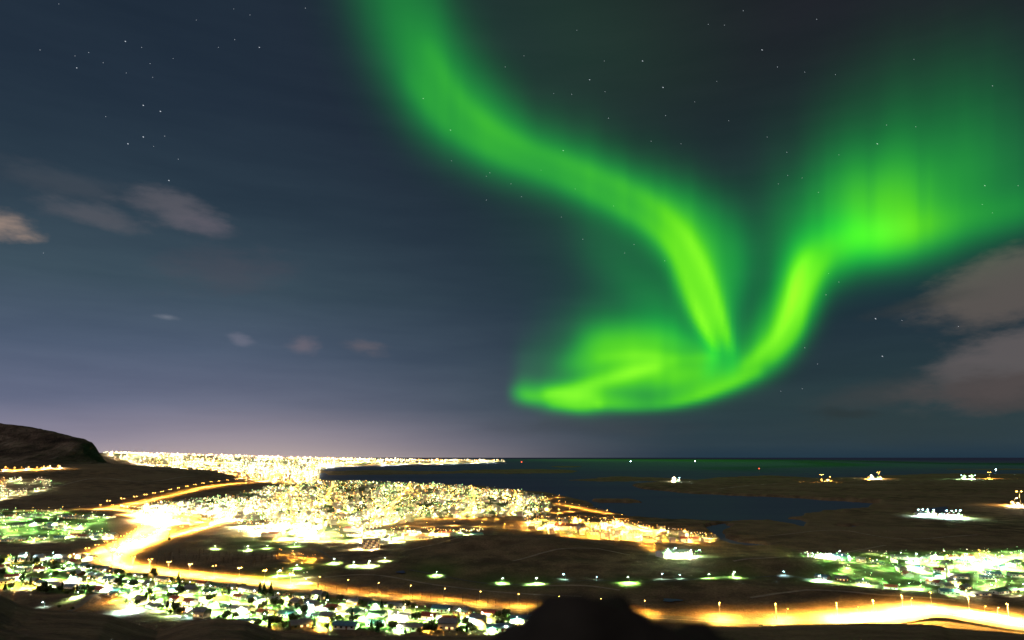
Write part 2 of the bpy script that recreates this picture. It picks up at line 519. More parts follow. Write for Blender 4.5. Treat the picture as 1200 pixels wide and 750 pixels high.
sp = G.n('ShaderNodeSeparateColor'); G.inp(sp.inputs[0], at_.outputs['Color'])
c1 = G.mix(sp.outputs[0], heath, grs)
c1 = G.mix(sp.outputs[1], c1, pav)
G.inp(gp.inputs['Base Color'], c1); gp.inputs['Roughness'].default_value = .95; gp.inputs['Specular IOR Level'].default_value = .1
bump = G.n('ShaderNodeBump'); bump.inputs['Strength'].default_value = .9; bump.inputs['Distance'].default_value = 6.0
G.inp(bump.inputs['Height'], G.m('ADD', mid_, G.m('MULTIPLY', fine, .2))); G.inp(gp.inputs['Normal'], bump.outputs[0])

ground, used = grid_obj('ground', GX, GY, GZ, gm)
attr(ground, 'cover', np.stack([grass, pave, lm, np.ones_like(lm)], -1).reshape(-1, 4)[used])
tag(ground, kind='structure')

# sea
sm = bpy.data.materials.new('sea_water'); sm.use_nodes = True
sm.node_tree.nodes.clear(); N = NT(sm.node_tree)
pos = N.n('ShaderNodeNewGeometry').outputs['Position']
b = N.n('ShaderNodeBump'); b.inputs['Strength'].default_value = .5; b.inputs['Distance'].default_value = 2
N.inp(b.inputs['Height'], N.noise(N.mapping(pos, (.02, .03, .02)), 1, 4, .6))
df = N.n('ShaderNodeBsdfDiffuse'); df.inputs[0].default_value = (.065, .095, .18, 1)
gl = N.n('ShaderNodeBsdfGlossy'); gl.inputs['Color'].default_value = (.55, .42, .62, 1); gl.inputs['Roughness'].default_value = .38
N.inp(gl.inputs['Normal'], b.outputs[0])
ms = N.n('ShaderNodeMixShader'); N.inp(ms.inputs[0], N.m('MULTIPLY_ADD', N.noise(N.mapping(pos, (.00035, .0016, .0)), 1, 5, .65), .16, -.03))
N.t.links.new(df.outputs[0], ms.inputs[1]); N.t.links.new(gl.outputs[0], ms.inputs[2])
N.t.links.new(ms.outputs[0], N.n('ShaderNodeOutputMaterial').inputs[0])
sea = mesh_obj('sea', [(-400000, 900, 0), (400000, 900, 0), (400000, 400000, 0), (-400000, 400000, 0)], [(0, 1, 2, 3)], sm)
tag(sea, kind='structure')

# ponds on the heath
for px, py, rx, ry in ((787, 702.5, 22, 5), (470, 669, 10, 4), (1098, 598.5, 30, 10)):
    x, y = at(px, py); z = hz(x, y)
    n = 40; pts = []
    for i in range(n):
        t = 2 * math.pi * i / n; q = 1 + .22 * math.sin(3 * t + px) + .12 * math.sin(5 * t)
        pts.append((px + rx * .5 * q * math.cos(t), py + ry * .33 * q * math.sin(t)))
    vs = [(*at(a, b_, z), 0) for a, b_ in pts]
    zz = max(hz(v[0], v[1]) for v in vs) + .3
    po = mesh_obj('pond', [(v[0], v[1], zz) for v in vs], [tuple(range(n))], sm)
    tag(po, kind='structure')

# table mountain
pxs = np.linspace(-420, 150, 230)
ridge = np.interp(pxs, [-420, -100, 0, 30, 60, 85, 100, 108, 112, 117, 125, 150], [455, 484, 496.5, 499.5, 505, 511.5, 515, 518, 523, 532, 541, 552])
ridge = ridge + (fbm(pxs / 7, pxs * 0 + 2, 3) - .5) * 2.2 * smooth(0, 1, (150 - pxs) / 40)
D0, D1, D2 = 5600.0, 7000.0, 9500.0
tt = np.concatenate([np.linspace(0, 1, 70), np.linspace(1.03, 2, 14)])
MX = np.zeros((len(tt), len(pxs))); MY = MX.copy(); MZ = MX.copy()
for i, t in enumerate(tt):
    Yd = D0 + (D1 - D0) * t if t <= 1 else D1 + (D2 - D1) * (t - 1)
    dx, dy, dz = ray(pxs, ridge)
    zr = EYE + dz / dy * D1
    X = dx / dy * D1 * (1 if t > 1 else 1)
    g = fbm(X / 260, np.full_like(X, Yd / 700) + 3, 5)
    prof = np.where(t < .72, .62 * (t / .72) ** 1.25, .62 + .38 * smooth(.72, .86, t) * 1.0) if t <= 1 else 1.0 + 0 * X
    g2 = fbm(X / 90, np.full_like(X, Yd / 400) + 9, 4)
    prof = np.clip(prof + ((g - .5) * .20 + (g2 - .5) * .10) * math.sin(math.pi * min(t, 1)), 0, 1.02)
    base = 40 + 0 * X
    MX[i] = X * ((Yd / D1) ** .15 if t <= 1 else (Yd / D1) ** 1.12); MY[i] = Yd + (g - .5) * 240 * math.sin(math.pi * min(t, 1)); MZ[i] = base * (1 - prof) + zr * prof
MZ = np.maximum(MZ, -5)
mm = mat('mountain_rock', (.10, .075, .06), .95, .1)
N = NT(mm.node_tree); p = mm.node_tree.nodes['Principled BSDF']
pos = N.n('ShaderNodeNewGeometry').outputs['Position']
nz = N.noise(N.mapping(pos, (.004, .002, .012)), 1, 7, .65)
scr = N.noise(N.mapping(pos, (.010, .0015, .002)), 1, 5, .6)
c = N.ramp(nz, [(.35, (.04, .032, .028)), (.5, (.11, .082, .066)), (.62, (.20, .155, .125))])
c = N.mix(N.ramp(scr, [(.62, (0, 0, 0)), (.72, (1, 1, 1))]), c, (.23, .20, .18))
N.inp(p.inputs['Base Color'], c)
bm_ = N.n('ShaderNodeBump'); bm_.inputs['Strength'].default_value = 1.0; bm_.inputs['Distance'].default_value = 60.0
N.inp(bm_.inputs['Height'], N.noise(N.mapping(pos, (.011, .004, .02)), 1, 7, .65)); N.inp(p.inputs['Normal'], bm_.outputs[0])
mo, _ = grid_obj('mountain', MX, MY, MZ, mm)
tag(mo, kind='structure')


# ------------------------------------------------------------------ roads
def catmull(pts, step=3.0):
    P = [np.array(p, float) for p in pts]
    P = [2 * P[0] - P[1]] + P + [2 * P[-1] - P[-2]]
    out = []
    for i in range(1, len(P) - 2):
        n = max(2, int(np.linalg.norm(P[i + 1] - P[i]) / step))
        for k in range(n):
            t = k / n
            out.append(.5 * (2 * P[i] + (P[i + 1] - P[i - 1]) * t + (2 * P[i - 1] - 5 * P[i] + 4 * P[i + 1] - P[i + 2]) * t * t + (3 * P[i] - P[i - 1] - 3 * P[i + 1] + P[i + 2]) * t ** 3))
    out.append(P[-2])
    return np.array(out)


def world_line(pxpts, step=12.0):
    a = catmull(pxpts, 1.5)
    x, y = at(a[:, 0], a[:, 1])
    d = np.concatenate([[0], np.cumsum(np.hypot(np.diff(x), np.diff(y)))])
    s = np.arange(0, d[-1], step)
    return np.stack([np.interp(s, d, x), np.interp(s, d, y)], 1)


def ribbon(name, line, width, lift, material, parent=None, off=0.0, dash=None):
    t = np.gradient(line, axis=0); t /= np.linalg.norm(t, axis=1)[:, None] + 1e-9
    nrm = np.stack([-t[:, 1], t[:, 0]], 1)
    ks = np.linspace(-.5, .5, 5) * width + off if dash is None else np.array([-.5, .5]) * width + off
    X = line[:, 0][:, None] + nrm[:, 0][:, None] * ks; Y = line[:, 1][:, None] + nrm[:, 1][:, None] * ks
    Z = hgt(X, Y) + lift
    Z = np.maximum(Z, Z.mean(1)[:, None] - 0.2)
    mask = None
    o, _ = grid_obj(name, X, Y, Z, material, None, True, parent)
    return o


ROADS = {}


def road(name, pxpts, width, lift=.4, marks=True):
    ln = world_line(pxpts)
    o = ribbon(name, ln, width, lift, M['asphalt']); tag(o, kind='structure')
    if marks:
        m_ = ribbon('lane_marking', ln, .5, lift + .06, M['paint'], o, 0.0, True)
    ROADS[len(ROADS)] = ln
    return ln


HW1 = [(-120, 603), (0, 600), (60, 599), (110, 597), (150, 600), (180, 609), (186, 618), (168, 633), (140, 645), (118, 655), (122, 662), (150, 668), (200, 675), (260, 681), (330, 689), (400, 697), (480, 705.5), (560, 713), (640, 718.5), (720, 723), (800, 727), (860, 730.5), (920, 731), (1000, 730.5), (1045, 728), (1090, 726), (1135, 730), (1180, 735), (1260, 741), (1400, 750)]
HW2 = [(130, 596), (165, 589), (200, 581), (240, 574), (280, 569), (330, 565), (380, 562.5)]
HW3 = [(186, 618), (215, 616), (250, 616), (300, 613), (360, 611), (430, 614), (490, 618), (540, 617), (600, 621), (640, 624)]
HW4 = [(140, 645), (180, 634), (230, 622), (262, 612), (275, 603)]
highway = road('highway', HW1, 30, .5)
coastroad = road('coast_road', HW2, 16)
cityroad = road('city_road', HW3, 14)
linkroad = road('link_road', HW4, 14)
STREETS = {
    'near': [[(-30, 671), (30, 667), (80, 667), (125, 675), (180, 684), (250, 693), (330, 703), (420, 714), (510, 722), (610, 731)],
             [(-30, 684), (40, 680), (100, 686), (160, 693), (230, 703), (300, 713), (380, 722), (470, 731), (560, 737)],
             [(120, 699), (170, 703), (215, 712), (260, 720), (320, 729)],
             [(20, 656), (70, 655), (110, 660)]],
    'west': [[(-30, 607), (40, 606), (80, 608), (125, 612)], [(-30, 622), (40, 618), (90, 621)], [(-30, 634), (40, 632), (100, 629), (128, 631)]],
    'east': [[(940, 657), (985, 659), (1040, 664), (1075, 670), (1130, 676), (1190, 678), (1260, 680)], [(1050, 653), (1120, 656), (1190, 655), (1260, 652)], [(955, 682), (1000, 687), (1060, 692), (1120, 696), (1180, 692), (1260, 688)], [(1068, 655), (1064, 664), (1085, 678), (1110, 686), (1150, 690)], [(1180, 656), (1160, 664), (1130, 667), (1112, 662)]],
}
SLINES = {}
for k, v in STREETS.items():
    for pts in v: SLINES.setdefault(k, []).append(road('street', pts, 7.5, .3, False))
road('path', [(480, 672), (511, 676), (560, 684), (590, 687), (627, 687), (700, 685), (760, 690), (800, 688), (850, 682), (920, 678), (960, 684)], 4, .3, False)
road('path', [(300, 640), (330, 642), (370, 645), (395, 662), (440, 666)], 4, .3, False)
road('street', [(70, 722), (88, 714), (106, 706), (130, 700)], 7, .3, False)
road('street', [(195, 742), (222, 732), (250, 725), (285, 722)], 8, .3, False)


M['gravel'] = mat('pale_gravel', (.24, .20, .15), .95, vary=.4, vscale=.08)
for pts in ([(600, 665), (640, 656), (690, 652), (740, 655)], [(470, 652), (520, 645), (570, 641), (600, 632), (620, 628)], [(620, 690), (680, 691), (730, 697)], [(860, 668), (920, 664), (980, 650), (1040, 640)], [(900, 630), (980, 626), (1060, 634), (1150, 630)],
            [(380, 678), (440, 676), (520, 688), (600, 697), (690, 702)], [(880, 705), (950, 700), (1040, 704), (1120, 706)], [(60, 575), (110, 570), (170, 571), (230, 566)], [(840, 575), (930, 570), (1030, 572), (1160, 568)]):
    ln = world_line(pts); o = ribbon('track', ln, 5 if pts[0][1] > 620 else 14, .35, M['gravel']); tag(o, kind='structure')


# ------------------------------------------------------------------ street lamps
LIGHTS = {}


def lamp_kind(key, height, color, power, heads=1, arm=1.8, cone=154):
    t = thing('street_lamp', 'street lamp', 'street lamp')
    MB().tube((0, 0, -1), (0, 0, height), .2, .12).build('pole', M['steel'], t)
    for s in ((1,) if heads == 1 else (1, -1)):
        MB().tube((0, 0, height - .15), (s * arm, 0, height + .25), .07, .06).build('arm', M['steel'], t)
        MB().box(s * (arm + .45), 0, height + .05, 1.1, .5, .28).build('lamp_head', M['head_' + key], t)
    L = bpy.data.lights.new('lamp_light', 'SPOT'); L.energy = power; L.color = color; L.shadow_soft_size = .4; L.spot_size = R(cone); L.spot_blend = .45 if cone > 160 else .8
    lo = bpy.data.objects.new('lamp_light', L); C.objects.link(lo); lo.parent = t; lo.location = (arm * .8, 0, height - .3) if heads == 1 else (0, -1.3, height - .2)
    return Kind(t)


K_HW = lamp_kind('sodium', 13, SODIUM, 2.4e6, 2, cone=157)
K_BEND = lamp_kind('sodium', 13, SODIUM, 1.5e6, 2, cone=156)
K_PARK = lamp_kind('mercury', 5.0, MERC, 4.5e5, cone=148)
K_EAST = lamp_kind('mercury', 6.5, (.72, 1.0, .34), 9e5, cone=150)
K_TALL = lamp_kind('sodium', 13, SODIUM, 2.8e6, 2, cone=165)
K_GOLD = lamp_kind('sodium', 13, SODIUM, 8e5, 2, cone=166)
K_DOT = lamp_kind('cool', 5, COOL, 2.5e4, cone=140)
K_DIM = lamp_kind('sodium', 12, SODIUM, 2.2e5, 1, cone=160)
K_RD = lamp_kind('sodium', 9, SODIUM, 3.5e5)
K_ME = lamp_kind('mercury', 6.5, MERC, 8e5)
K_CO = lamp_kind('cool', 7.5, COOL, 8e5)
K_WA = lamp_kind('warm', 6.5, WARM, 9e5)
NLAMP = 0
ORD = ['first', 'second', 'third', 'fourth', 'fifth', 'sixth', 'seventh', 'eighth', 'ninth', 'tenth']


def along(line, spacing, off, start=0.0):
    d = np.concatenate([[0], np.cumsum(np.hypot(*np.diff(line, axis=0).T))])
    t = np.gradient(line, axis=0); t /= np.linalg.norm(t, axis=1)[:, None]
    out = []
    for s in np.arange(start, d[-1], spacing):
        x, y = np.interp(s, d, line[:, 0]), np.interp(s, d, line[:, 1]); tx, ty = np.interp(s, d, t[:, 0]), np.interp(s, d, t[:, 1])
        out.append((x - ty * off, y + tx * off, math.atan2(ty, tx)))
    return out


def inview(x, y, m=25):
    px, py = proj(x, y)
    return y > 480 and -m < px < 1200 + m and py < 765


def lamp(K, x, y, rz, label, group, s=1.0):
    global NLAMP
    NLAMP += 1
    return K.put((x, y, hz(x, y)), rz, label, group, (s, s, s))


# the tall lamps on the highway below the camera: read one by one, counted from the frame's end of the bridge
tall = [(844, 724.5), (910, 725.5), (982, 725), (1025, 723.5), (1059, 721.5), (1093, 719.5), (1137, 723), (1183, 728)]
names = ['lone tall sodium lamp on the highway beside the dark boulder', 'tall orange highway lamp standing left of the low bushes, second beyond the boulder', 'tall orange highway lamp midway between the low bushes and the road crest',
         'tall orange highway lamp, third before the crest of the road', 'tall orange highway lamp on the rise just before the road crest', 'tall orange highway lamp standing on the very crest of the road',
         'tall orange highway lamp just past the crest on the falling side', 'tall orange highway lamp farthest past the crest, near the picture edge']
for (px, py), nm in zip(tall, names):
    x, y = at(px, py); lamp(K_GOLD if px < 930 else K_TALL, x, y, 1.2, nm, 'tall highway lamps by the road crest')
for px, py, nm in ((922, 723, 'small lamp beyond the highway, nearest the low bushes'), (1005, 722, 'small lamp beyond the highway, midway to the crest'), (1069, 717.5, 'small lamp beyond the highway at the road crest'),
                   (1155, 723.5, 'squat bright lamp beyond the highway past the crest'), (1170, 724, 'small dim lamp beyond the highway past the crest')):
    x, y = at(px, py); lamp(K_RD, x, y, .3, nm, 'small lamps beyond the highway', .75)
for k, (x, y, r) in enumerate(along(highway, 42, 15)):
    px, py = proj(x, y)
    if inview(x, y) and px < 770:
        if px < 115 and py < 625 : K, g, l = K_RD, 'lamps on the highway below the mountain slope', 'sodium lamp on the highway running below the brown mountain slope'
        elif py < 665: K, g, l = K_BEND, 'lamps of the bright road bend', 'tall sodium lamp on the blazing bend of the highway'
        elif px < 360: K, g, l = K_BEND, 'lamps of the highway above the near estate', 'tall sodium lamp on the bright highway stretch above the near estate'
        elif True: K, g, l = K_DIM, 'lamps of the dim highway stretch', 'sodium lamp on the dim orange highway stretch towards the boulder'
        else: continue
        lamp(K, x, y, r + math.pi / 2, l, g)
for k, (x, y, r) in enumerate(along(highway, 42, -24, 20)):
    px, py = proj(x, y)
    if inview(x, y) and 100 < px < 330 and 602 < py < 660: lamp(K_BEND, x, y, r - math.pi / 2, 'tall sodium lamp on the outer verge of the blazing highway bend', 'outer lamps of the bright road bend')
for line, gap, off, K, l, g in ((coastroad, 120, 9, K_HW, 'sodium lamp on the orange road climbing past the brown slope to the far city', 'lamps of the road to the far city'),
                               (cityroad, 60, 9, K_RD, 'sodium lamp on the orange road along the front of the town', 'lamps of the orange town road'),
                               (linkroad, 50, 9, K_BEND, 'sodium lamp on the link road between the highway bend and the floodlit yards', 'lamps of the link road')):
    for x, y, r in along(line, gap, off):
        if inview(x, y): lamp(K, x, y, r + math.pi / 2, l, g, 1.7 if line is coastroad else 1.0)
for key, gap, where in (('near', 34, 'in the near estate below the highway'), ('west', 46, 'in the estate under the brown slope'), ('east', 46, 'in the green-lit estate beyond the road crest')):
    for si, line in enumerate(SLINES[key]):
        for k, (x, y, r) in enumerate(along(line, gap, 5.5 * (1 if si % 2 else -1), 8)):
            if not inview(x, y, 10): continue
            u = random.random()
            if key == 'near': K, c = (K_ME, 'greenish white') if u < .45 else ((K_WA, 'warm white') if u < .82 else (K_CO, 'bluish white'))
            elif key == 'west': K, c = (K_ME, 'greenish white') if u < .5 else (K_WA, 'warm white')
            else: K, c = (K_EAST, 'greenish white') if u < .8 else (K_CO, 'bluish white')
            lamp(K, x, y, r + math.pi / 2, f'{c} street lamp on a short pole {where}', f'{c} lamps {where}', random.choice((.8, .9, 1, 1.1)))
park = [(511, 677, 'park lamp on the heath path nearest the highway bend, glowing green at its foot'), (588, 686, 'park lamp with a white pool of light at the path fork'), (627, 687, 'park lamp with the widest green pool on the heath path'),
        (663, 682, 'dim park lamp beside the brightest pool on the heath'), (699, 684, 'dim park lamp above the boulder on the heath path'), (738, 690, 'park lamp on a short pole right above the boulder with a curved pool'),
        (776, 685, 'small dot of a lamp on the dark heath above the pond'), (799, 685, 'small lamp on the dark heath right of the pond lamp'), (831, 685, 'park lamp lighting the grass strip, nearer the pond'), (860, 681, 'park lamp lighting the grass strip, farther from the pond'),
        (921, 678, 'lone park lamp between the grass strip and the estate'), (958, 684, 'park lamp at the near corner of the green-lit estate'), (312, 643, 'lamp with a wide green halo on the football field'), (345, 641, 'brightest lamp beside the football field'),
        (252, 643, 'lamp on the lit lawn by the dark plantation'), (290, 645, 'bright lamp on the lawn at the end of the plantation'), (349, 669, 'green lamp in the lay-by above the highway'), (360, 684, 'lamp on the slip road beside the highway'),
        (325, 677, 'lamp lighting the verge beyond the highway'), (393, 665, 'lamp of the lone cottage on the heath'), (413, 668, 'first lamp of the heath lane past the cottage'), (432, 668, 'second lamp of the heath lane past the cottage'), (450, 664, 'last lamp of the heath lane, beside the bushes'),
        (89, 706, 'lamp over the green-lit street end at the hillside'), (52, 712, 'small white lamp on the dark hillside edge'), (126, 696, 'bluish lamp on the street above the dark hillside'), (151, 717, 'blue lamp at the hillside bend'), (226, 720, 'blue-white lamp over the cyan-lit street'),
        (952, 657, 'bluish lamp over the white-lit yard of the estate'), (983, 653, 'blue lamp standing behind the white-lit yard')]
for px, py, nm in park:
    x, y = at(px, py)
    lamp(K_CO if 'blue' in nm or 'bluish' in nm else (K_DOT if 'dot' in nm or 'dim' in nm or 'small' in nm or 'lone park' in nm else K_PARK), x, y, random.random() * 6, nm, 'lone lamps of the paths', random.uniform(.75, 1.35))
# harbour lamps
for pts, gap in (([(612, 588), (640, 586), (662, 583)], 60), ([(655, 592), (690, 599), (715, 603)], 60), ([(660, 616), (700, 614), (738, 606)], 60), ([(618, 612), (650, 620), (700, 628), (760, 633), (836, 635)], 45), ([(640, 610), (690, 618), (740, 621), (800, 628), (832, 630)], 60),
                 ([(640, 600), (660, 602), (672, 599)], 60), ([(752, 641), (760, 644), (775, 650)], 60)):
    for x, y, r in along(world_line(pts), gap, 0):
        lamp(K_RD, x, y, r, 'sodium lamp at the harbour by the water', 'sodium lamps of the harbour')
# far farms and the power station
for px, py, K, nm in ((795, 566, K_CO, 'brilliant white lamp on the dark headland across the bay'), (787, 566.5, K_ME, 'small lamp beside the brilliant headland lamp')):
    x, y = at(px, py); lamp(K, x, y, 0, nm, 'lamps across the bay', 3.2)
for px in (1075, 1080, 1086, 1093): x, y = at(px, 606.5); lamp(K_CO, x, y, 0, 'tall floodlight of the lone white-lit works on the dark plain', 'floodlights of the works', 2.2)
for px in (1108, 1114, 1119, 1124): x, y = at(px, 608.5); lamp(K_CO, x, y, 0, 'tall floodlight crowded at the brighter end of the lone works', 'crowded floodlights of the works', 2.4)
for px, py, K, nm in ((964, 567, K_HW, 'orange lamp of the nearer farm on the dark shore'), (972, 566.7, K_RD, 'small orange lamp of the nearer farm on the dark shore'), (1020, 561.5, K_ME, 'greenish lamp of the farther farm on the shore'), (1030, 561, K_HW, 'orange lamp of the farther farm on the shore'),
                      (1126, 561, K_CO, 'blue lamp at one end of the string on the shore'), (1135, 561, K_ME, 'faint lamp in the middle of the string on the shore'), (1142, 561, K_CO, 'blue lamp at the other end of the string on the shore'), (1160, 560.5, K_HW, 'reddish orange lamp beside the string on the shore'),
                      (1190, 595, K_WA, 'warm white lamp of the farm at the edge of the plain'), (1197, 595.5, K_HW, 'orange lamp of the farm at the edge of the plain')):
    x, y = at(px, py); lamp(K, x, y, 0, nm, 'lamps of far farms', 3.2)
for px, py in ((781, 654), (790, 652), (800, 654), (808, 656), (818, 656)):
    x, y = at(px, py); lamp(K_CO, x, y, 0, 'cool white floodlight of the lit yard behind the heath knoll', 'floodlights of the lit yard', 1.3)


# ------------------------------------------------------------------ houses
def house_kind(L, Wd, h, rise, wall, roof, lit, nwin=3, chim=True, low=False):
    t = thing('house', 'house', 'house')
    MB().house_wall(L, Wd, h, rise).build('wall', M[wall], t)
    rf = MB().gable(L, Wd, h + .02, rise).build('roof', M[roof], t)
    if chim: MB().box(L * .22, 0, h + rise * .55, .9, .9, rise * .45 + 1.2).build('chimney', M['grey'], rf)
    k = 0
    for sy in (-1, 1):
        for i in range(nwin):
            x = (i - (nwin - 1) / 2) * L / nwin * .9
            wd = MB().box(x, sy * (Wd / 2 + .03), 1.0, 1.7, .12, 1.4).build('window', M['lit_glass' if (k * 7 + lit) % 3 < lit else 'dark_glass'], t)
            k += 1
    MB().box(L / nwin * .45, -(Wd / 2 + .04), 0, 1.05, .14, 2.1).build('door', M['door'], t)
    MB().box(L / 2 + .03, 0, 1.0, .12, 1.6, 1.3).build('window', M['lit_glass' if lit > 1 else 'dark_glass'], t)
    return Kind(t)


HK = [(house_kind(15, 9, 3.2, 2.4, 'white', 'red_roof', 1), 'white', 'red'), (house_kind(17, 9, 3.0, 2.2, 'white', 'blue_roof', 0, 4), 'white', 'blue'), (house_kind(13, 9, 5.4, 2.6, 'cream', 'grey_roof', 2), 'two-storey cream', 'grey'),
      (house_kind(16, 10, 3.0, 1.6, 'grey', 'green_roof', 1, 4, False), 'low grey', 'green'), (house_kind(14, 8.5, 3.1, 2.8, 'timber', 'grey_roof', 2), 'brown timber', 'grey'), (house_kind(22, 10, 3.2, 1.8, 'white', 'grey_roof', 1, 5, False), 'long white', 'grey')]
taken = []


def free(x, y, r):
    for a, b_, q in taken:
        if (a - x) ** 2 + (b_ - y) ** 2 < (r + q) ** 2 * .8: return False
    return True


def off_road(x, y, m=11):
    for ln in ROADS.values():
        if np.min((ln[:, 0] - x) ** 2 + (ln[:, 1] - y) ** 2) < m * m: return False
    return True


NH = 0
# big dark-fronted houses along the bottom of the picture, seen one by one
for px, py, kd, r, nm in ((285, 733, 1, .1, 'long house with a blue metal roof beside the cyan-lit street'), (405, 736, 1, -.1, 'dark-fronted house with a bluish roof at the estate edge, second from the boulder'), (478, 738, 5, .05, 'widest dark-fronted house at the estate edge with orange windows'),
                          (525, 737, 2, -.15, 'two-storey house with two orange windows at the estate edge'), (585, 739, 1, .1, 'blue-roofed house at the estate edge nearest the boulder'), (352, 735, 4, .5, 'brown timber gabled house beside the green tree at the estate edge'),
                          (612, 729, 1, 0, 'house with a pale blue roof beside the boulder and the dim highway')):
    x, y = at(px, py)
    HK[kd][0].put((x, y, hz(x, y)), r, nm, 'houses along the estate edge', (1.25, 1.2, 1.1)); taken.append((x, y, 13)); NH += 1
for key, where in (('near', 'in the near estate below the highway'), ('east', 'in the green-lit estate beyond the road crest'), ('west', 'in the estate under the brown slope')):
    for si, line in enumerate(SLINES[key]):
        for sd in (-1, 1):
            for x, y, r in along(line, 25, 17 * sd, random.uniform(0, 10)):
                x += random.uniform(-3, 3); y += random.uniform(-3, 3)
                if not inview(x, y, 10) or not free(x, y, 11) or not off_road(x, y, 11) or y < 590 or random.random() < {'near': .12, 'east': .5, 'west': .35}[key]: continue
                k, wc, rc = random.choice(HK)
                k.put((x, y, hz(x, y)), r + random.uniform(-.15, .15) + (math.pi if sd < 0 else 0), f'{wc} house with a {rc} metal roof {where}', f'{wc} {rc}-roofed houses {where}', (random.uniform(.85, 1.1),) * 3)
                taken.append((x, y, 11)); NH += 1


def block_kind(L, Wd, floors, bays, wall, lit):
    t = thing('apartment_block', 'apartment block', 'apartment block')
    hh = floors * 3.0 + 1
    MB().box(0, 0, -1.5, L, Wd, hh + 1.5).build('wall', M[wall], t)
    MB().box(0, 0, hh, L + .8, Wd + .8, .6).build('roof', M['grey_roof'], t)
    for f in range(floors):
        for i in range(bays):
            MB().box((i - (bays - 1) / 2) * L / bays, -(Wd / 2 + .03), 1.2 + f * 3, 1.9, .12, 1.5).build('window', M['lit_glass' if (i * 5 + f * 3) % 4 < lit else 'dark_glass'], t)
    MB().box(0, -(Wd / 2 + .05), 0, 1.6, .16, 2.3).build('door', M['door'], t)
    return Kind(t)


BK = block_kind(16, 13, 4, 4, 'cream', 2)
for px, nm in ((428, 'lit apartment block standing first of three beside the bright lamp on the heath'), (434.5, 'middle one of three lit apartment blocks on the heath'), (441, 'dimmest of three lit apartment blocks on the heath')):
    x, y = at(px, 647); BK.put((x, y, hz(x, y)), .1, nm, 'three apartment blocks on the heath', (.6, 1, 1.1))
x, y = at(419, 647); lamp(K_WA, x, y + 2, 0, 'warm lamp beside the three apartment blocks on the heath', 'lamps of the apartment blocks', 1.5)
x, y = at(437, 649); lamp(K_WA, x, y - 2, 0, 'short lamp in front of the three apartment blocks', 'lamps of the apartment blocks', .8)


def hall_kind(L, Wd, h, wall, roof):
    t = thing('warehouse', 'warehouse', 'warehouse')
    MB().house_wall(L, Wd, h, Wd * .12).build('wall', M[wall], t)
    MB().gable(L, Wd, h + .02, Wd * .12, .6).build('roof', M[roof], t)
    for i in range(4): MB().box((i - 1.5) * L / 4.4, -(Wd / 2 + .05), 0, 4.2, .16, 4.4).build('roller_door', M['grey'], t)
    return Kind(t)


WK = [hall_kind(46, 26, 7, 'white', 'grey_roof'), hall_kind(60, 30, 9, 'grey', 'red_roof'), hall_kind(38, 22, 6, 'white', 'blue_roof')]
WN = ['white warehouse with a grey roof', 'big grey warehouse with a red roof', 'small white warehouse with a blue roof']
halls = [(38, 606, 0, 'white hall in the brightest white patch under the brown slope'), (790, 656, 0, 'white hall inside the floodlit yard behind the heath knoll'), (1083, 605, 0, 'white works hall alone on the dark plain'), (1114, 607, 1, 'grey works hall with a red roof alone on the dark plain'), (975, 659, 2, 'white hall in the white-lit yard of the green estate'),
         (668, 621, 1, 'big pale hall with a sloping roof rising out of the harbour lights'), (795, 567.5, 2, 'white farm hall on the dark headland across the bay'), (968, 567.3, 2, 'farm hall on the dark shore lit orange')]
for px, py, kd, nm in halls:
    x, y = at(px, py); WK[kd].put((x, y, hz(x, y)), random.uniform(-.3, .3), nm, 'lone lit halls', (.8, .8, .8) if py < 612 else (1, 1, 1)); taken.append((x, y, 35))
n = 0
while n < 34:
    px, py = random.uniform(270, 575), random.uniform(612, 640)
    if n > 26: px, py = random.uniform(620, 835), random.uniform(612, 636)
    poly = TOWN['works'] if n <= 26 else TOWN['harbour']
    if not inpoly(px, py, poly): continue
    x, y = at(px, py)
    if not free(x, y, 22) or not off_road(x, y, 24):
        n += .2; continue
    n = int(n) + 1
    k = random.randrange(3)
    wh = 'among the floodlit yards fronting the town' if n <= 27 else 'among the orange harbour lights'
    WK[k].put((x, y, hz(x, y)), random.uniform(-.4, .4), f'{WN[k]} {wh}', f'{WN[k]}s {wh}', (.55, .6, .7)); taken.append((x, y, 22))

# ------------------------------------------------------------------ the town too small to count: buildings and lamps, one object each
city = MB(); HOODL = 6000.0
bulbs = {k: MB() for k in ('amber', 'white', 'green')}


HOODS = {k: [] for k in bulbs}


def fill(poly, n, rs, zs, mixw, hood=1.0, keep=None):
    P = []
    xs = [p[0] for p in poly]; yy = [p[1] for p in poly]
    k = 0
    while k < n:
        px, py = random.uniform(min(xs), max(xs)), random.uniform(min(yy), max(yy))
        if px < -10 or not inpoly(px, py, poly): continue
        if keep is not None and random.random() > keep(px, py): continue
        k += 1
        P.append((px, py))
    P = np.array(P); X, Y = at(P[:, 0], P[:, 1]); X, Y = X[Y > 0], Y[Y > 0]; Z = hgt(X, Y)
    for x, y, z in zip(X.tolist(), Y.tolist(), Z.tolist()):
        u = random.random(); key = 'amber' if u < mixw[0] else ('white' if u < mixw[0] + mixw[1] else 'green')
        r = random.uniform(*rs) * y / FPX * random.choice((.7, .85, 1, 1, 1.2, 1.9))
        zb = z + random.uniform(*zs) + r
        bulbs[key].octa(x, y, zb, r)
        h = max(.5, r * .7) * hood; b = bulbs[key]; n0 = len(b.v); zb -= r * 1.05
        b.v += [(x - h, y - h, zb), (x - h, y + h, zb), (x + h, y + h, zb), (x + h, y - h, zb)]
        b.f.append((n0, n0 + 1, n0 + 2, n0 + 3)); HOODS[key].append(len(b.f) - 1)


def clump(px, py): return float(np.clip((.6 * vnoise(px / 16, py / 2.6) + .4 * vnoise(px / 5, py / 1.4) - .36) * 3.4 * (1.25 if px < 380 else 1), .02, 1))


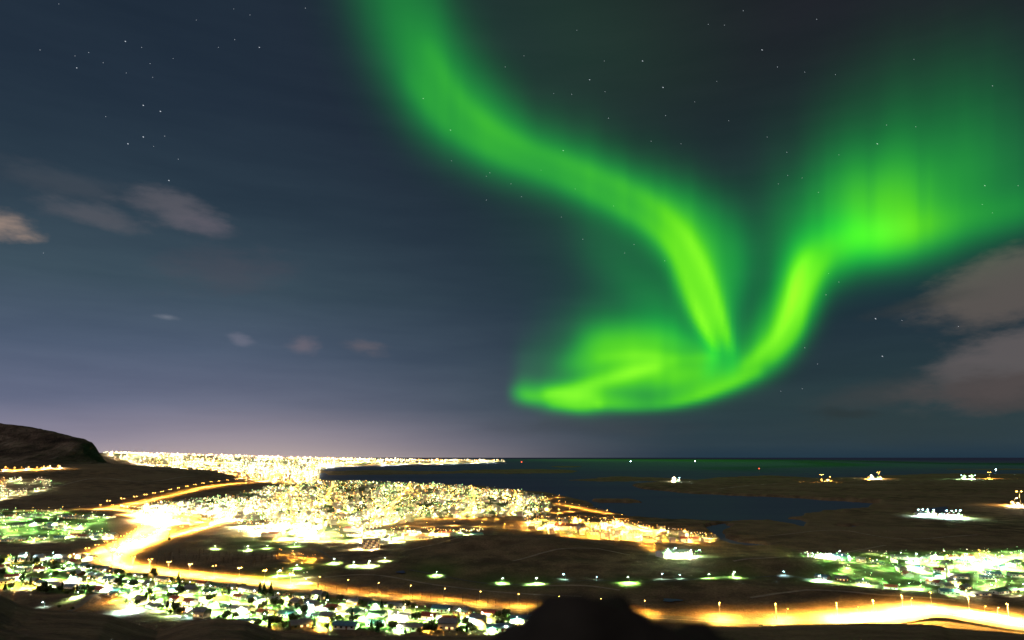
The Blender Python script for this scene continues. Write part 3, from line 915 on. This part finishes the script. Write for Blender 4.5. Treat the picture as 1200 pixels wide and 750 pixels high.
fill(TOWN['far'], 4200, (.22, .44), (6, 40), (.30, .68), 1.15)
fill([(1060, 652), (1240, 646), (1240, 672), (1130, 672), (1070, 662)], 110, (.25, .55), (4, 8), (.15, .3), .9, clump)
fill(TOWN['mid'], 4200, (.17, .38), (5, 11), (.32, .36), .52, clump)
fill([(165, 594), (240, 588), (300, 585), (330, 592), (320, 602), (240, 606), (170, 602)], 220, (.25, .5), (6, 12), (.2, .75), 1.1)
def string(pts, gap, rs, key, hood=1.0):
    for x, y, r_ in along(world_line(pts, 20.0), gap, 0, random.uniform(0, gap)):
        r = random.uniform(*rs) * y / FPX; zb = hz(x, y) + 9 + r; b = bulbs[key]
        b.octa(x, y, zb, r); h = hood; n0 = len(b.v); zb -= r * 1.05
        b.v += [(x - h, y - h, zb), (x - h, y + h, zb), (x + h, y + h, zb), (x + h, y - h, zb)]
        b.f.append((n0, n0 + 1, n0 + 2, n0 + 3)); HOODS[key].append(len(b.f) - 1)


for pts, gap in (([(310, 607), (380, 602), (470, 598), (560, 598), (640, 600)], 28), ([(300, 596), (380, 592), (470, 588), (560, 586), (636, 588)], 34), ([(320, 586), (400, 581), (480, 578), (560, 577), (620, 579)], 40), ([(360, 571), (440, 571), (520, 573), (590, 577)], 50), ([(345, 612), (370, 596), (385, 580), (390, 567)], 40),
                 ([(430, 618), (452, 600), (470, 584), (480, 568)], 40), ([(540, 608), (552, 595), (556, 582), (552, 571)], 40), ([(250, 608), (285, 596), (330, 584), (350, 570)], 40), ([(600, 604), (606, 592), (604, 578)], 40),
                 ([(440, 616), (470, 611), (520, 608), (600, 609)], 30), ([(345, 616), (400, 613), (440, 611)], 22)):
    string(pts, gap, (.4, .62), 'amber', 1.1)
fill(TOWN['works'], 380, (.22, .55), (8, 14), (.36, .42), 1.1, clump)
fill(TOWN['harbour'], 380, (.2, .45), (6, 14), (.85, .15), .8, clump)
fill([(0, 571), (22, 570), (62, 571), (66, 575), (40, 579), (14, 584), (0, 588)], 170, (.2, .4), (6, 10), (.1, .6), .55, clump)
fill([(-5, 566.2), (30, 565.6), (72, 564.4), (74, 565.4), (30, 566.6), (-5, 567.2)], 20, (.5, .9), (6, 10), (.75, .25))
fill([(150, 600), (240, 606), (275, 608), (270, 614), (200, 618), (165, 618)], 60, (.25, .5), (6, 12), (.6, .4), 2.0)
for pl, n_, mx_ in (([(790, 564.5), (801, 564.5), (801, 566.5), (790, 566.5)], 5, (0, .6)), ([(1073, 603), (1096, 603), (1096, 606), (1073, 606)], 9, (0, .5)), ([(1103, 605), (1128, 605), (1128, 608), (1103, 608)], 14, (0, .5)),
                    ([(962, 565.5), (976, 565.5), (976, 567.5), (962, 567.5)], 6, (.8, .2)), ([(1017, 560.5), (1034, 560.5), (1034, 562), (1017, 562)], 6, (.6, .2)), ([(1125, 560.5), (1143, 560), (1143, 561.5), (1125, 562)], 5, (0, .3)), ([(1158, 560), (1162, 560), (1162, 562), (1158, 562)], 2, (1, 0)),
                    ([(1186, 595), (1200, 595), (1200, 597.5), (1186, 597)], 7, (.3, .7))):
    fill(pl, n_, (.7, 1.2), (3, 6), mx_, 1.5)
for pl, n_ in (([(776, 655), (815, 652), (830, 656), (810, 662), (790, 660)], 30), ([(938, 657), (960, 655), (1000, 657), (1000, 662), (965, 663)], 34)): fill(pl, n_, (.3, .6), (5, 9), (0, .55), 1.6)
fill([(325, 650), (345, 650), (378, 662), (370, 666), (345, 662)], 16, (.25, .5), (4, 7), (1, 0), .8)
fill([(330, 668), (355, 668), (365, 680), (345, 686), (325, 680)], 8, (.25, .5), (5, 8), (.3, .2), .7)
fill(ESTATE['west'], 150, (.2, .5), (4, 8), (.1, .35), .9, clump)
fill(ESTATE['near'], 300, (.25, .8), (2.5, 5.5), (.25, .3), .8, clump)
fill([(262, 560), (300, 557), (372, 557), (376, 566), (330, 567), (290, 566)], 240, (.25, .5), (6, 14), (.5, .48), 1.0)
fill(ESTATE['east'], 170, (.25, .5), (3, 7), (.05, .3), .6, clump)
fill([(180, 547), (250, 552), (330, 557), (330, 562), (280, 562), (230, 557)], 110, (.25, .5), (6, 12), (.8, .2))
for key, c, st in (('amber', (1, .46, .07), 3.6), ('white', (1, .84, .52), 5.5), ('green', (.48, 1, .36), 3.6)):
    m_ = mat('town_lamp_' + key, (.4, .4, .4), .5, emit=c, estr=st, sampling='NONE')
    hm = bpy.data.materials.new('shaded_lamp_' + key); hm.use_nodes = True; hm.node_tree.nodes.clear(); N = NT(hm.node_tree)
    hb = N.n('ShaderNodeEmission'); hb.inputs[0].default_value = (*c, 1); N.inp(hb.inputs[1], N.m('MULTIPLY', N.n('ShaderNodeNewGeometry').outputs['Backfacing'], -HOODL)); hb.inputs[1].default_value = 0
    N.inp(hb.inputs[1], N.m('MULTIPLY_ADD', N.n('ShaderNodeNewGeometry').outputs['Backfacing'], -HOODL, HOODL))
    N.t.links.new(hb.outputs[0], N.n('ShaderNodeOutputMaterial').inputs[0]); hm.cycles.emission_sampling = 'FRONT'
    o = bulbs[key].build('street_lights', [m_, hm])
    mi = np.zeros(len(o.data.polygons), np.int32); mi[HOODS[key]] = 1; o.data.polygons.foreach_set('material_index', mi)
    tag(o, f'countless {key} lamps of the town and the far city', 'city lights', kind='stuff')
for key, n in (('mid', 900), ('far', 260), ('harbour', 60)):
    poly = TOWN[key]; xs = [p[0] for p in poly]; yy = [p[1] for p in poly]; k = 0
    while k < n:
        px, py = random.uniform(max(0, min(xs)), max(xs)), random.uniform(min(yy), max(yy))
        if not inpoly(px, py, poly): continue
        x, y = at(px, py)
        if key != 'far' and not off_road(x, y, 16): k += .3; continue
        z = hz(x, y); k += 1; r = random.uniform(0, 3.14); s = random.uniform(.5, 1.0) * (3.0 if key == 'far' else 1)
        city.box(x, y, z - 2, 16 * s, 11 * s, 2 + random.choice((5, 6, 8, 10, 14)) * s, r)
o = city.build('town_buildings', mat('town_walls', (.42, .40, .37), .85, vary=.5, vscale=.02))
tag(o, 'far off pale buildings packed between the town lamps', 'buildings', kind='stuff')


# ------------------------------------------------------------------ trees
def crown_mesh(kind, h, r, n, seed):
    rr = random.Random(seed); v = []; f = []
    for i in range(n):
        if kind == 'fir':
            t = rr.random() ** .8; z = h * (.12 + .88 * t); rad = r * (1 - t) * (.55 + .6 * rr.random()) + .12
            a = rr.uniform(0, 6.283); c = Vector((rad * math.cos(a), rad * math.sin(a), z)); sz = .32 + .55 * (1 - t)
            nrm = Vector((math.cos(a), math.sin(a), -.3 + rr.uniform(-.5, .5)))
        else:
            while True:
                q = Vector((rr.uniform(-1, 1), rr.uniform(-1, 1), rr.uniform(-1, 1)))
                if .3 < q.length < 1: break
            lob = .75 + .35 * math.sin(q.x * 4 + seed) * math.cos(q.y * 3.3 + seed * 2)
            c = Vector((q.x * r * lob, q.y * r * lob, h * .62 + q.z * h * .36 * lob)); sz = .75
            nrm = q + Vector((rr.uniform(-.6, .6), rr.uniform(-.6, .6), rr.uniform(-.6, .6)))
        a1 = nrm.orthogonal().normalized(); a2 = nrm.normalized().cross(a1)
        b = len(v); s = sz * rr.uniform(.6, 1.3); k = rr.uniform(.5, 1)
        v += [tuple(c + a1 * s), tuple(c + a2 * s * k), tuple(c - a1 * s * .8), tuple(c - a2 * s * k)]
        f.append((b, b + 1, b + 2, b + 3))
    return v, f


def tree_kind(kind, h, r, n, seed, name):
    t = thing(name, 'tree', 'tree')
    b = MB().tube((0, 0, -1), (0, 0, h * (.9 if kind == 'fir' else .6)), .24, .06)
    if kind != 'fir':
        for k in range(5):
            a = k * 1.3 + seed; b.tube((0, 0, h * (.25 + .06 * k)), (r * .6 * math.cos(a), r * .6 * math.sin(a), h * (.55 + .06 * k)), .1, .04, 5)
    b.build('trunk', M['bark'], t)
    v, f = crown_mesh(kind, h, r, n, seed)
    mesh_obj('crown', v, f, M['fir' if kind == 'fir' else 'birch'], t)
    return Kind(t)


FIR = [tree_kind('fir', 10, 2.4, 420, 3, 'fir_tree'), tree_kind('fir', 13, 2.9, 480, 5, 'fir_tree')]
BIR = [tree_kind('birch', 7.5, 3.2, 480, 2, 'birch_tree'), tree_kind('birch', 9, 3.8, 560, 8, 'birch_tree'), tree_kind('birch', 5, 2.8, 360, 9, 'birch_tree')]


def bare_tree(seed):
    rr = random.Random(seed); t = thing('bare_tree', 'tree', 'tree'); h = 9
    MB().tube((0, 0, -1), (0, 0, h), .2, .05).build('trunk', M['bark'], t)
    b = MB()
    for k in range(14):
        z = h * rr.uniform(.25, .9); a = rr.uniform(0, 6.28); l = rr.uniform(1, 2.4)
        e_ = (l * .55 * math.cos(a), l * .55 * math.sin(a), z + l)
        b.tube((0, 0, z), e_, .07, .03, 4)
        for q in range(3):
            a2 = a + rr.uniform(-1, 1); b.tube(e_, (e_[0] + .6 * math.cos(a2), e_[1] + .6 * math.sin(a2), e_[2] + rr.uniform(.2, .9)), .03, .015, 4)
    b.build('crown', M['bark'], t)
    return Kind(t)


BARE = [bare_tree(1), bare_tree(4)]
for px, py, nm in ((304, 698, 'tallest dark fir beside the highway over the near estate'), (309, 699, 'dark fir in the middle of three beside the highway'), (317, 698, 'slim dark fir last of three beside the highway'), (198, 634, 'lone pointed fir on the lit knoll above the road bend')):
    x, y = at(px, py); FIR[1].put((x, y, hz(x, y)), 0, nm, 'firs by the highway', (1, 1, 1.05))
nt_ = 0
tries = 0
while nt_ < 190 and tries < 4000:
    tries += 1
    px, py = random.uniform(0, 610), random.uniform(655, 744)
    if not inpoly(px, py, ESTATE['near']): continue
    x, y = at(px, py)
    if not free(x, y, 2.5) or not off_road(x, y, 6): continue
    if random.random() < .25: FIR[random.randrange(2)].put((x, y, hz(x, y)), random.random() * 6, 'dark fir tree in a garden of the near estate', 'garden firs of the near estate', (random.uniform(.5, .9),) * 3)
    else: BIR[random.randrange(3)].put((x, y, hz(x, y)), random.random() * 6, 'leafy tree in a garden of the near estate', 'garden trees of the near estate', (random.uniform(.7, 1.25),) * 3)
    nt_ += 1
for k in range(60):
    px, py = random.uniform(182, 325), 0
    py = random.uniform(651, 664) + (px - 182) * .02
    x, y = at(px, py)
    if off_road(x, y, 16): BARE[k % 2].put((x, y, hz(x, y)), random.random() * 6, 'leafless tree in the dark plantation behind the highway', 'leafless trees of the plantation', (1.1, 1.1, random.uniform(.8, 1.2)))
for k in range(26):
    px = 370 + k * 12.5 + random.uniform(-3, 3); py = np.interp(px, [370, 480, 560, 700], [692, 703.5, 711, 719.5])
    x, y = at(px, py)
    BARE[k % 2].put((x, y, hz(x, y)), random.random() * 6, 'thin leafless tree lining the dim stretch of highway', 'thin trees along the dim highway', (.6, .6, random.uniform(.7, 1.0)))
for px, py, nm in ((892, 736, 'dark bush on the hillside edge before the highway, the largest'), (903, 737, 'dark bush on the hillside edge beside the largest one'), (911, 736.5, 'small dark bush nearest the tall highway lamp'), (84, 715, 'dark bush on the hillside rim by the green-lit street'), (69, 713, 'dark bush on the hillside rim')):
    x, y = at(px, py); BIR[2].put((x, y, hz(x, y) - .5), 1, nm, 'bushes on the hillside edge', (.8, .8, .7))

# ------------------------------------------------------------------ masts, ships, boulder
for px, py, red, nm in ((883, 549.5, 1, 'slim mast with a red beacon on the headland across the bay'), (611, 541.5, 1, 'mast with a red beacon off the tip of the far city'), (1154, 551, 0, 'mast with a white beacon on the far islet')):
    d = EYE * FPX / (max(py, 540) + 3 - HOR); x, y = (px - 600) / FPX * d, d
    t = thing('beacon_mast', nm, 'mast', (x, y, 2 if py < 548 else hz(x, y)), 0, 'beacon masts')
    hh = EYE - (py - HOR) * d / FPX - 3
    hh = max(hh, 15)
    MB().tube((0, 0, 0), (0, 0, hh), 1.2, .6).build('pole', M['steel'], t)
    MB().octa(0, 0, hh + 8, d / FPX * .8).build('beacon', M['red_lamp' if red else 'head_cool'], t)
for px, py, nm in ((737, 541.5, 'ship with one white light on the open sea, nearer the far city'), (811, 541.5, 'ship with one faint light on the open sea above the headland lamp')):
    d = EYE * FPX / (py - HOR); t = thing('ship', nm, 'ship', ((px - 600) / FPX * d, d, 0), .3, 'ships on the bay')
    MB().box(0, 0, -2, 90, 16, 9).build('hull', M['hull'], t); MB().box(-28, 0, 7, 16, 12, 14).build('bridge', M['white'], t)
    MB().octa(-28, 0, 30, 15).build('masthead_light', M['head_cool'], t)

rv = bmesh.new(); bmesh.ops.create_icosphere(rv, subdivisions=5, radius=1)
for v in rv.verts:
    c = v.co.copy(); q = 1 + .26 * (float(fbm(np.array([c.x * 1.4 + 5]), np.array([c.y * 1.4 + c.z * 1.9]), 6)[0]) - .5) * 2
    v.co = Vector((c.x * (.50 - .05 * max(0, c.z) ** 2), c.y * .4, c.z * .92)) * q
me = bpy.data.meshes.new('boulder'); rv.to_mesh(me); rv.free(); me.materials.append(M['rock'])
me.polygons.foreach_set('use_smooth', [True] * len(me.polygons))
bo = bpy.data.objects.new('boulder', me); C.objects.link(bo)
bo.location = (.235, 1.75, EYE - 1.235)
tag(bo, 'dark blurred boulder right in front of the viewer above the highway', 'boulder')


# ------------------------------------------------------------------ aurora: thin glowing sheets high over the bay
def splat(PX, PY, path):
    """path: (px, py, sigma, strength); summed gaussians along a smooth curve"""
    a = catmull(path, 4.0) if len(path) > 1 else np.array(path, float)
    out = np.zeros(PX.shape)
    step = np.concatenate([[0], np.hypot(np.diff(a[:, 0]), np.diff(a[:, 1]))]) if len(a) > 1 else np.array([1.0])
    if len(a) > 1: step[0] = step[1]
    for (cx, cy, s, k), d in zip(a, step):
        s = max(s, 3.0); k = max(k, 0)
        g = k * np.exp(-((PX - cx) ** 2 + (PY - cy) ** 2) / (2 * s * s))
        out += g * (d / (s * 2.5066)) if len(a) > 1 else g
    return out


def sheet(name, parent, alt, paths, tint, x0, x1, y0, y1, step=6.0, edge=None, gain=1.0, rays=0):
    px = np.arange(x0, x1 + step, step); py = np.arange(y0, y1 + step, step)
    PX, PY = np.meshgrid(px, py)
    I = np.zeros(PX.shape)
    for p in paths: I += splat(PX, PY, p)
    if edge: I *= edge(PX, PY)
    I *= gain
    if rays:
        # light drawn upward into rays, uneven from ray to ray
        u = np.exp(-np.arange(0, 14) * step / (rays * 1.0)); sm_ = np.zeros_like(I); acc = 0
        for k in range(14):
            sm_[:I.shape[0] - k] += u[k] * I[k:]; acc += u[k]
        rn = .7 * vnoise(PX / 30 + 5, PY / 160) + .3 * vnoise(PX / 10, PY / 120 + 3)
        I = I * (.80 + .12 * rn) + (sm_ / acc) * (.10 + .24 * rn)
    I *= .93 + .14 * fbm(PX / 60, PY / 160, 3)
    dx, dy, dz = ray(PX, PY)
    el_ = dz / np.sqrt(dx * dx + dy * dy + dz * dz)
    dist = alt / np.maximum(el_, .03) / np.sqrt(dx * dx + dy * dy + dz * dz)
    X, Y, Z = dx * dist, dy * dist, EYE + dz * dist
    o, us = grid_obj(name, X, Y, Z, AUR, I > .0006, True, parent)
    f = np.clip(I / .75, 0, 1.6)
    col_ = np.stack([I * (tint[0] + .17 * f ** 1.5), I, I * np.clip(tint[1] * (1 - f) ** 1.3, .012, 1) if False else I * (.015 + tint[1] * np.clip(1 - f, 0, 1) ** 1.5), np.ones_like(I)], -1)
    attr(o, 'glow', col_.reshape(-1, 4)[us])
    return o


AUR = bpy.data.materials.new('aurora_glow'); AUR.use_nodes = True
AUR.node_tree.nodes.clear(); N = NT(AUR.node_tree)
ga = N.n('ShaderNodeAttribute', attribute_name='glow')
em = N.n('ShaderNodeEmission'); N.inp(em.inputs[0], ga.outputs['Color']); em.inputs[1].default_value = 1.0
tr = N.n('ShaderNodeBsdfTransparent')
sg = N.n('ShaderNodeSeparateColor'); N.inp(sg.inputs[0], ga.outputs['Color'])
N.inp(tr.inputs[0], N.ramp(sg.outputs[1], [(0, (1, 1, 1)), (.3, (.62, .9, .55)), (.6, (.45, .85, .2))]))
ad = N.n('ShaderNodeAddShader')
N.t.links.new(em.outputs[0], ad.inputs[0]); N.t.links.new(tr.outputs[0], ad.inputs[1]); N.t.links.new(ad.outputs[0], N.n('ShaderNodeOutputMaterial').inputs[0])
AUR.cycles.emission_sampling = 'NONE'
aur = thing('aurora', 'bright green aurora curling in two ribbons over the bay', 'aurora', (*at(740, 545), 0))
aur.location = (0, 0, 0)
sheet('falling_ribbon', aur, 4000, [
    [(448, -70, 36, .11), (468, 0, 35, .16), (496, 70, 32, .27), (533, 130, 29, .37), (592, 172, 24, .31), (660, 199, 22, .28), (725, 226, 22, .38), (772, 254, 22, .55), (800, 284, 19, .78), (817, 316, 16, .80), (830, 350, 13, .72), (842, 382, 9, .62), (851, 402, 7, .42), (857, 418, 7, .26), (852, 438, 8, .12)],
    [(500, 50, 8, .05), (545, 120, 8, .09), (602, 163, 8, .10), (667, 190, 8, .10), (737, 220, 8, .12), (785, 252, 7, .14), (814, 288, 6, .20), (834, 332, 5, .24), (849, 380, 4, .24), (857, 410, 4, .12)],
    [(478, 90, 9, .05), (520, 147, 9, .08), (585, 184, 9, .08), (650, 210, 8, .08), (715, 240, 8, .12), (765, 270, 7, .16), (791, 302, 6, .22), (806, 340, 6, .26), (822, 378, 5, .32), (838, 408, 4, .2)],
    [(800, 235, 22, .08), (832, 258, 22, .16), (854, 292, 18, .22), (860, 325, 14, .18), (856, 360, 11, .12), (858, 395, 8, .10)],
    [(795, 315, 9, .12), (806, 345, 9, .28), (820, 375, 8, .42), (832, 398, 7, .38), (838, 418, 7, .26), (830, 440, 8, .12)],
    [(690, 270, 24, .05), (735, 322, 24, .11), (785, 368, 22, .16), (820, 396, 16, .14)],
], (.0, .16), 330, 930, -90, 470, rays=30)
low_edge = lambda X, Y: smooth(588, 622, X)
sheet('sweeping_ribbon', aur, 4400, [
    [(590, 460, 7, .30), (606, 462, 7, .50), (622, 466, 6, .36), (645, 467, 8, .50), (668, 468, 8, .72), (685, 468, 9, .80), (702, 469, 8, .56), (725, 471, 7, .34), (760, 472, 6, .22), (790, 468, 7, .30), (820, 460, 8, .40), (850, 448, 9, .46), (880, 432, 11, .52), (904, 411, 13, .64), (922, 384, 14, .72), (933, 354, 15, .80), (942, 326, 16, .80), (955, 301, 19, .60), (985, 287, 20, .46), (1020, 280, 19, .30), (1060, 272, 18, .1)],
    [(872, 428, 5, .14), (908, 396, 6, .20), (923, 360, 6, .22), (932, 325, 6, .20), (946, 296, 7, .15)], [(905, 422, 5, .12), (932, 393, 5, .18), (944, 360, 5, .18), (954, 330, 6, .14), (970, 305, 7, .1)],
    [(700, 475, 4, .2), (760, 477, 4, .14), (810, 468, 4, .24), (850, 454, 5, .24), (890, 436, 5, .2)], [(640, 462, 4, .16), (700, 447, 5, .12), (745, 436, 5, .14), (790, 424, 5, .10)], [(645, 474, 4, .2), (680, 478, 4, .3), (704, 475, 4, .15)], [(700, 420, 5, .12), (750, 416, 5, .16), (800, 420, 5, .14), (838, 418, 5, .16)],
    [(604, 452, 8, .14), (640, 459, 8, .30), (690, 453, 8, .44), (730, 441, 9, .40), (770, 429, 9, .26)],
    [(660, 432, 10, .12), (690, 416, 13, .28), (712, 408, 14, .34), (745, 408, 14, .38), (785, 404, 13, .34), (815, 408, 11, .28), (838, 414, 9, .16)],
    [(686, 400, 12, .16), (730, 392, 14, .22), (790, 388, 12, .14)],
    [(680, 436, 12, .18), (700, 432, 12, .28), (750, 427, 13, .36), (800, 434, 13, .32), (840, 432, 10, .16)],
    [(700, 458, 12, .16), (750, 452, 13, .34), (800, 446, 13, .36), (850, 428, 14, .16), (890, 395, 16, .12), (915, 350, 18, .10)],
    [(610, 432, 16, .04), (640, 425, 22, .05), (690, 385, 24, .06), (760, 380, 24, .08)],
], (.0, .10), 540, 1100, 200, 520, 4.0, gain=1.04, edge=low_edge, rays=26)
sheet('fan_glow', aur, 4800, [
    [(905, 330, 26, .08), (940, 285, 34, .16), (985, 250, 38, .34), (1040, 240, 38, .42), (1100, 226, 44, .26), (1170, 205, 46, .12), (1260, 190, 50, .10)],
    [(975, 215, 50, .05), (1060, 180, 60, .10), (1120, 140, 60, .09), (1180, 110, 60, .05)],
    [(995, 276, 16, .20), (1020, 281, 17, .42), (1045, 280, 18, .52), (1072, 273, 18, .44), (1105, 265, 18, .26), (1150, 256, 17, .18), (1200, 245, 16, .14), (1260, 230, 16, .12)],
    [(1030, 255, 24, .2), (1075, 245, 26, .2)],
    [(880, 400, 26, .07), (858, 330, 26, .05), (870, 250, 36, .03)],
], (.0, .16), 700, 1400, -120, 480, 6.0, gain=1.0, rays=40)
sheet('faint_veil', aur, 5200, [
    [(560, -20, 90, .022), (640, 40, 90, .026), (740, 70, 90, .020), (820, 120, 90, .008)],
    [(910, 180, 50, .010), (930, 250, 50, .02)],
    [(620, 200, 60, .015), (740, 330, 60, .03)],
], (.12, .30), 300, 1150, -200, 560, 12.0)

# stars
STARS = [(69, 4), (147, 48), (166, 55), (88, 65), (104, 61), (121, 73), (90, 79), (176, 74), (203, 68), (148, 85), (179, 90), (168, 123), (188, 130), (124, 136), (168, 160), (193, 159), (150, 168), (180, 171), (209, 186), (198, 211), (304, 55), (274, 10), (293, 17), (358, 9), (230, 23), (275, 46), (256, 55), (47, 58),
         (676, 35), (614, 65), (592, 78), (649, 109), (670, 110), (691, 93), (708, 71), (753, 71), (777, 102), (709, 107), (713, 138), (496, 115), (528, 152), (529, 188), (570, 206), (574, 202), (599, 215), (634, 199), (660, 176), (674, 221), (611, 230), (570, 234), (719, 241), (658, 254), (763, 165), (798, 168), (780, 135),
         (871, 12), (830, 28), (849, 29), (957, 22), (893, 58), (911, 78), (943, 84), (979, 87), (840, 95), (814, 119), (854, 141), (899, 160), (922, 178), (983, 181), (1028, 168), (1039, 146), (1073, 148), (1071, 69), (1163, 100), (923, 205), (912, 215), (940, 208), (959, 225), (1154, 217), (1151, 239), (1163, 249), (1193, 217),
         (51, 296), (683, 280), (743, 286), (732, 296), (779, 305), (971, 320), (983, 330), (968, 345), (1026, 373), (1057, 375), (1123, 382), (1034, 417), (958, 426), (943, 407), (940, 455), (915, 458)]
BRIGHT = {(90, 79), (168, 123), (168, 160), (150, 168), (528, 152), (753, 71), (777, 102), (1028, 168), (1154, 217), (304, 55), (198, 211), (691, 93), (893, 58), (496, 115), (1034, 417), (1026, 373), (188, 130), (147, 48), (660, 176)}
SD = 260000.0
base = MB().octa(0, 0, 0, 1.0).build('star', M['star']); first = True
for px, py in STARS:
    dx, dy, dz = ray(px, py); d = Vector((float(dx), float(dy), float(dz))).normalized()
    o = base if first else base.copy()
    if not first: C.objects.link(o)
    first = False
    o.location = d * SD
    b_ = (px, py) in BRIGHT
    s = SD / FPX * (.62 if b_ else .34) * random.uniform(.85, 1.1)
    o.scale = (s * 1.5, s, s * .8); o.rotation_euler = (0, R(35), 0)
    where = 'in the dark blue sky over the far city' if px < 400 else ('shining through or beside the green aurora' if py < 300 else 'in the dark gap between aurora and clouds')
    tag(o, f"{'bright' if b_ else 'faint'} star {where}", 'star', f"{'bright' if b_ else 'faint'} stars {where}")
print('LAMPS', NLAMP, 'HOUSES', NH, 'OBJ', len(bpy.data.objects))
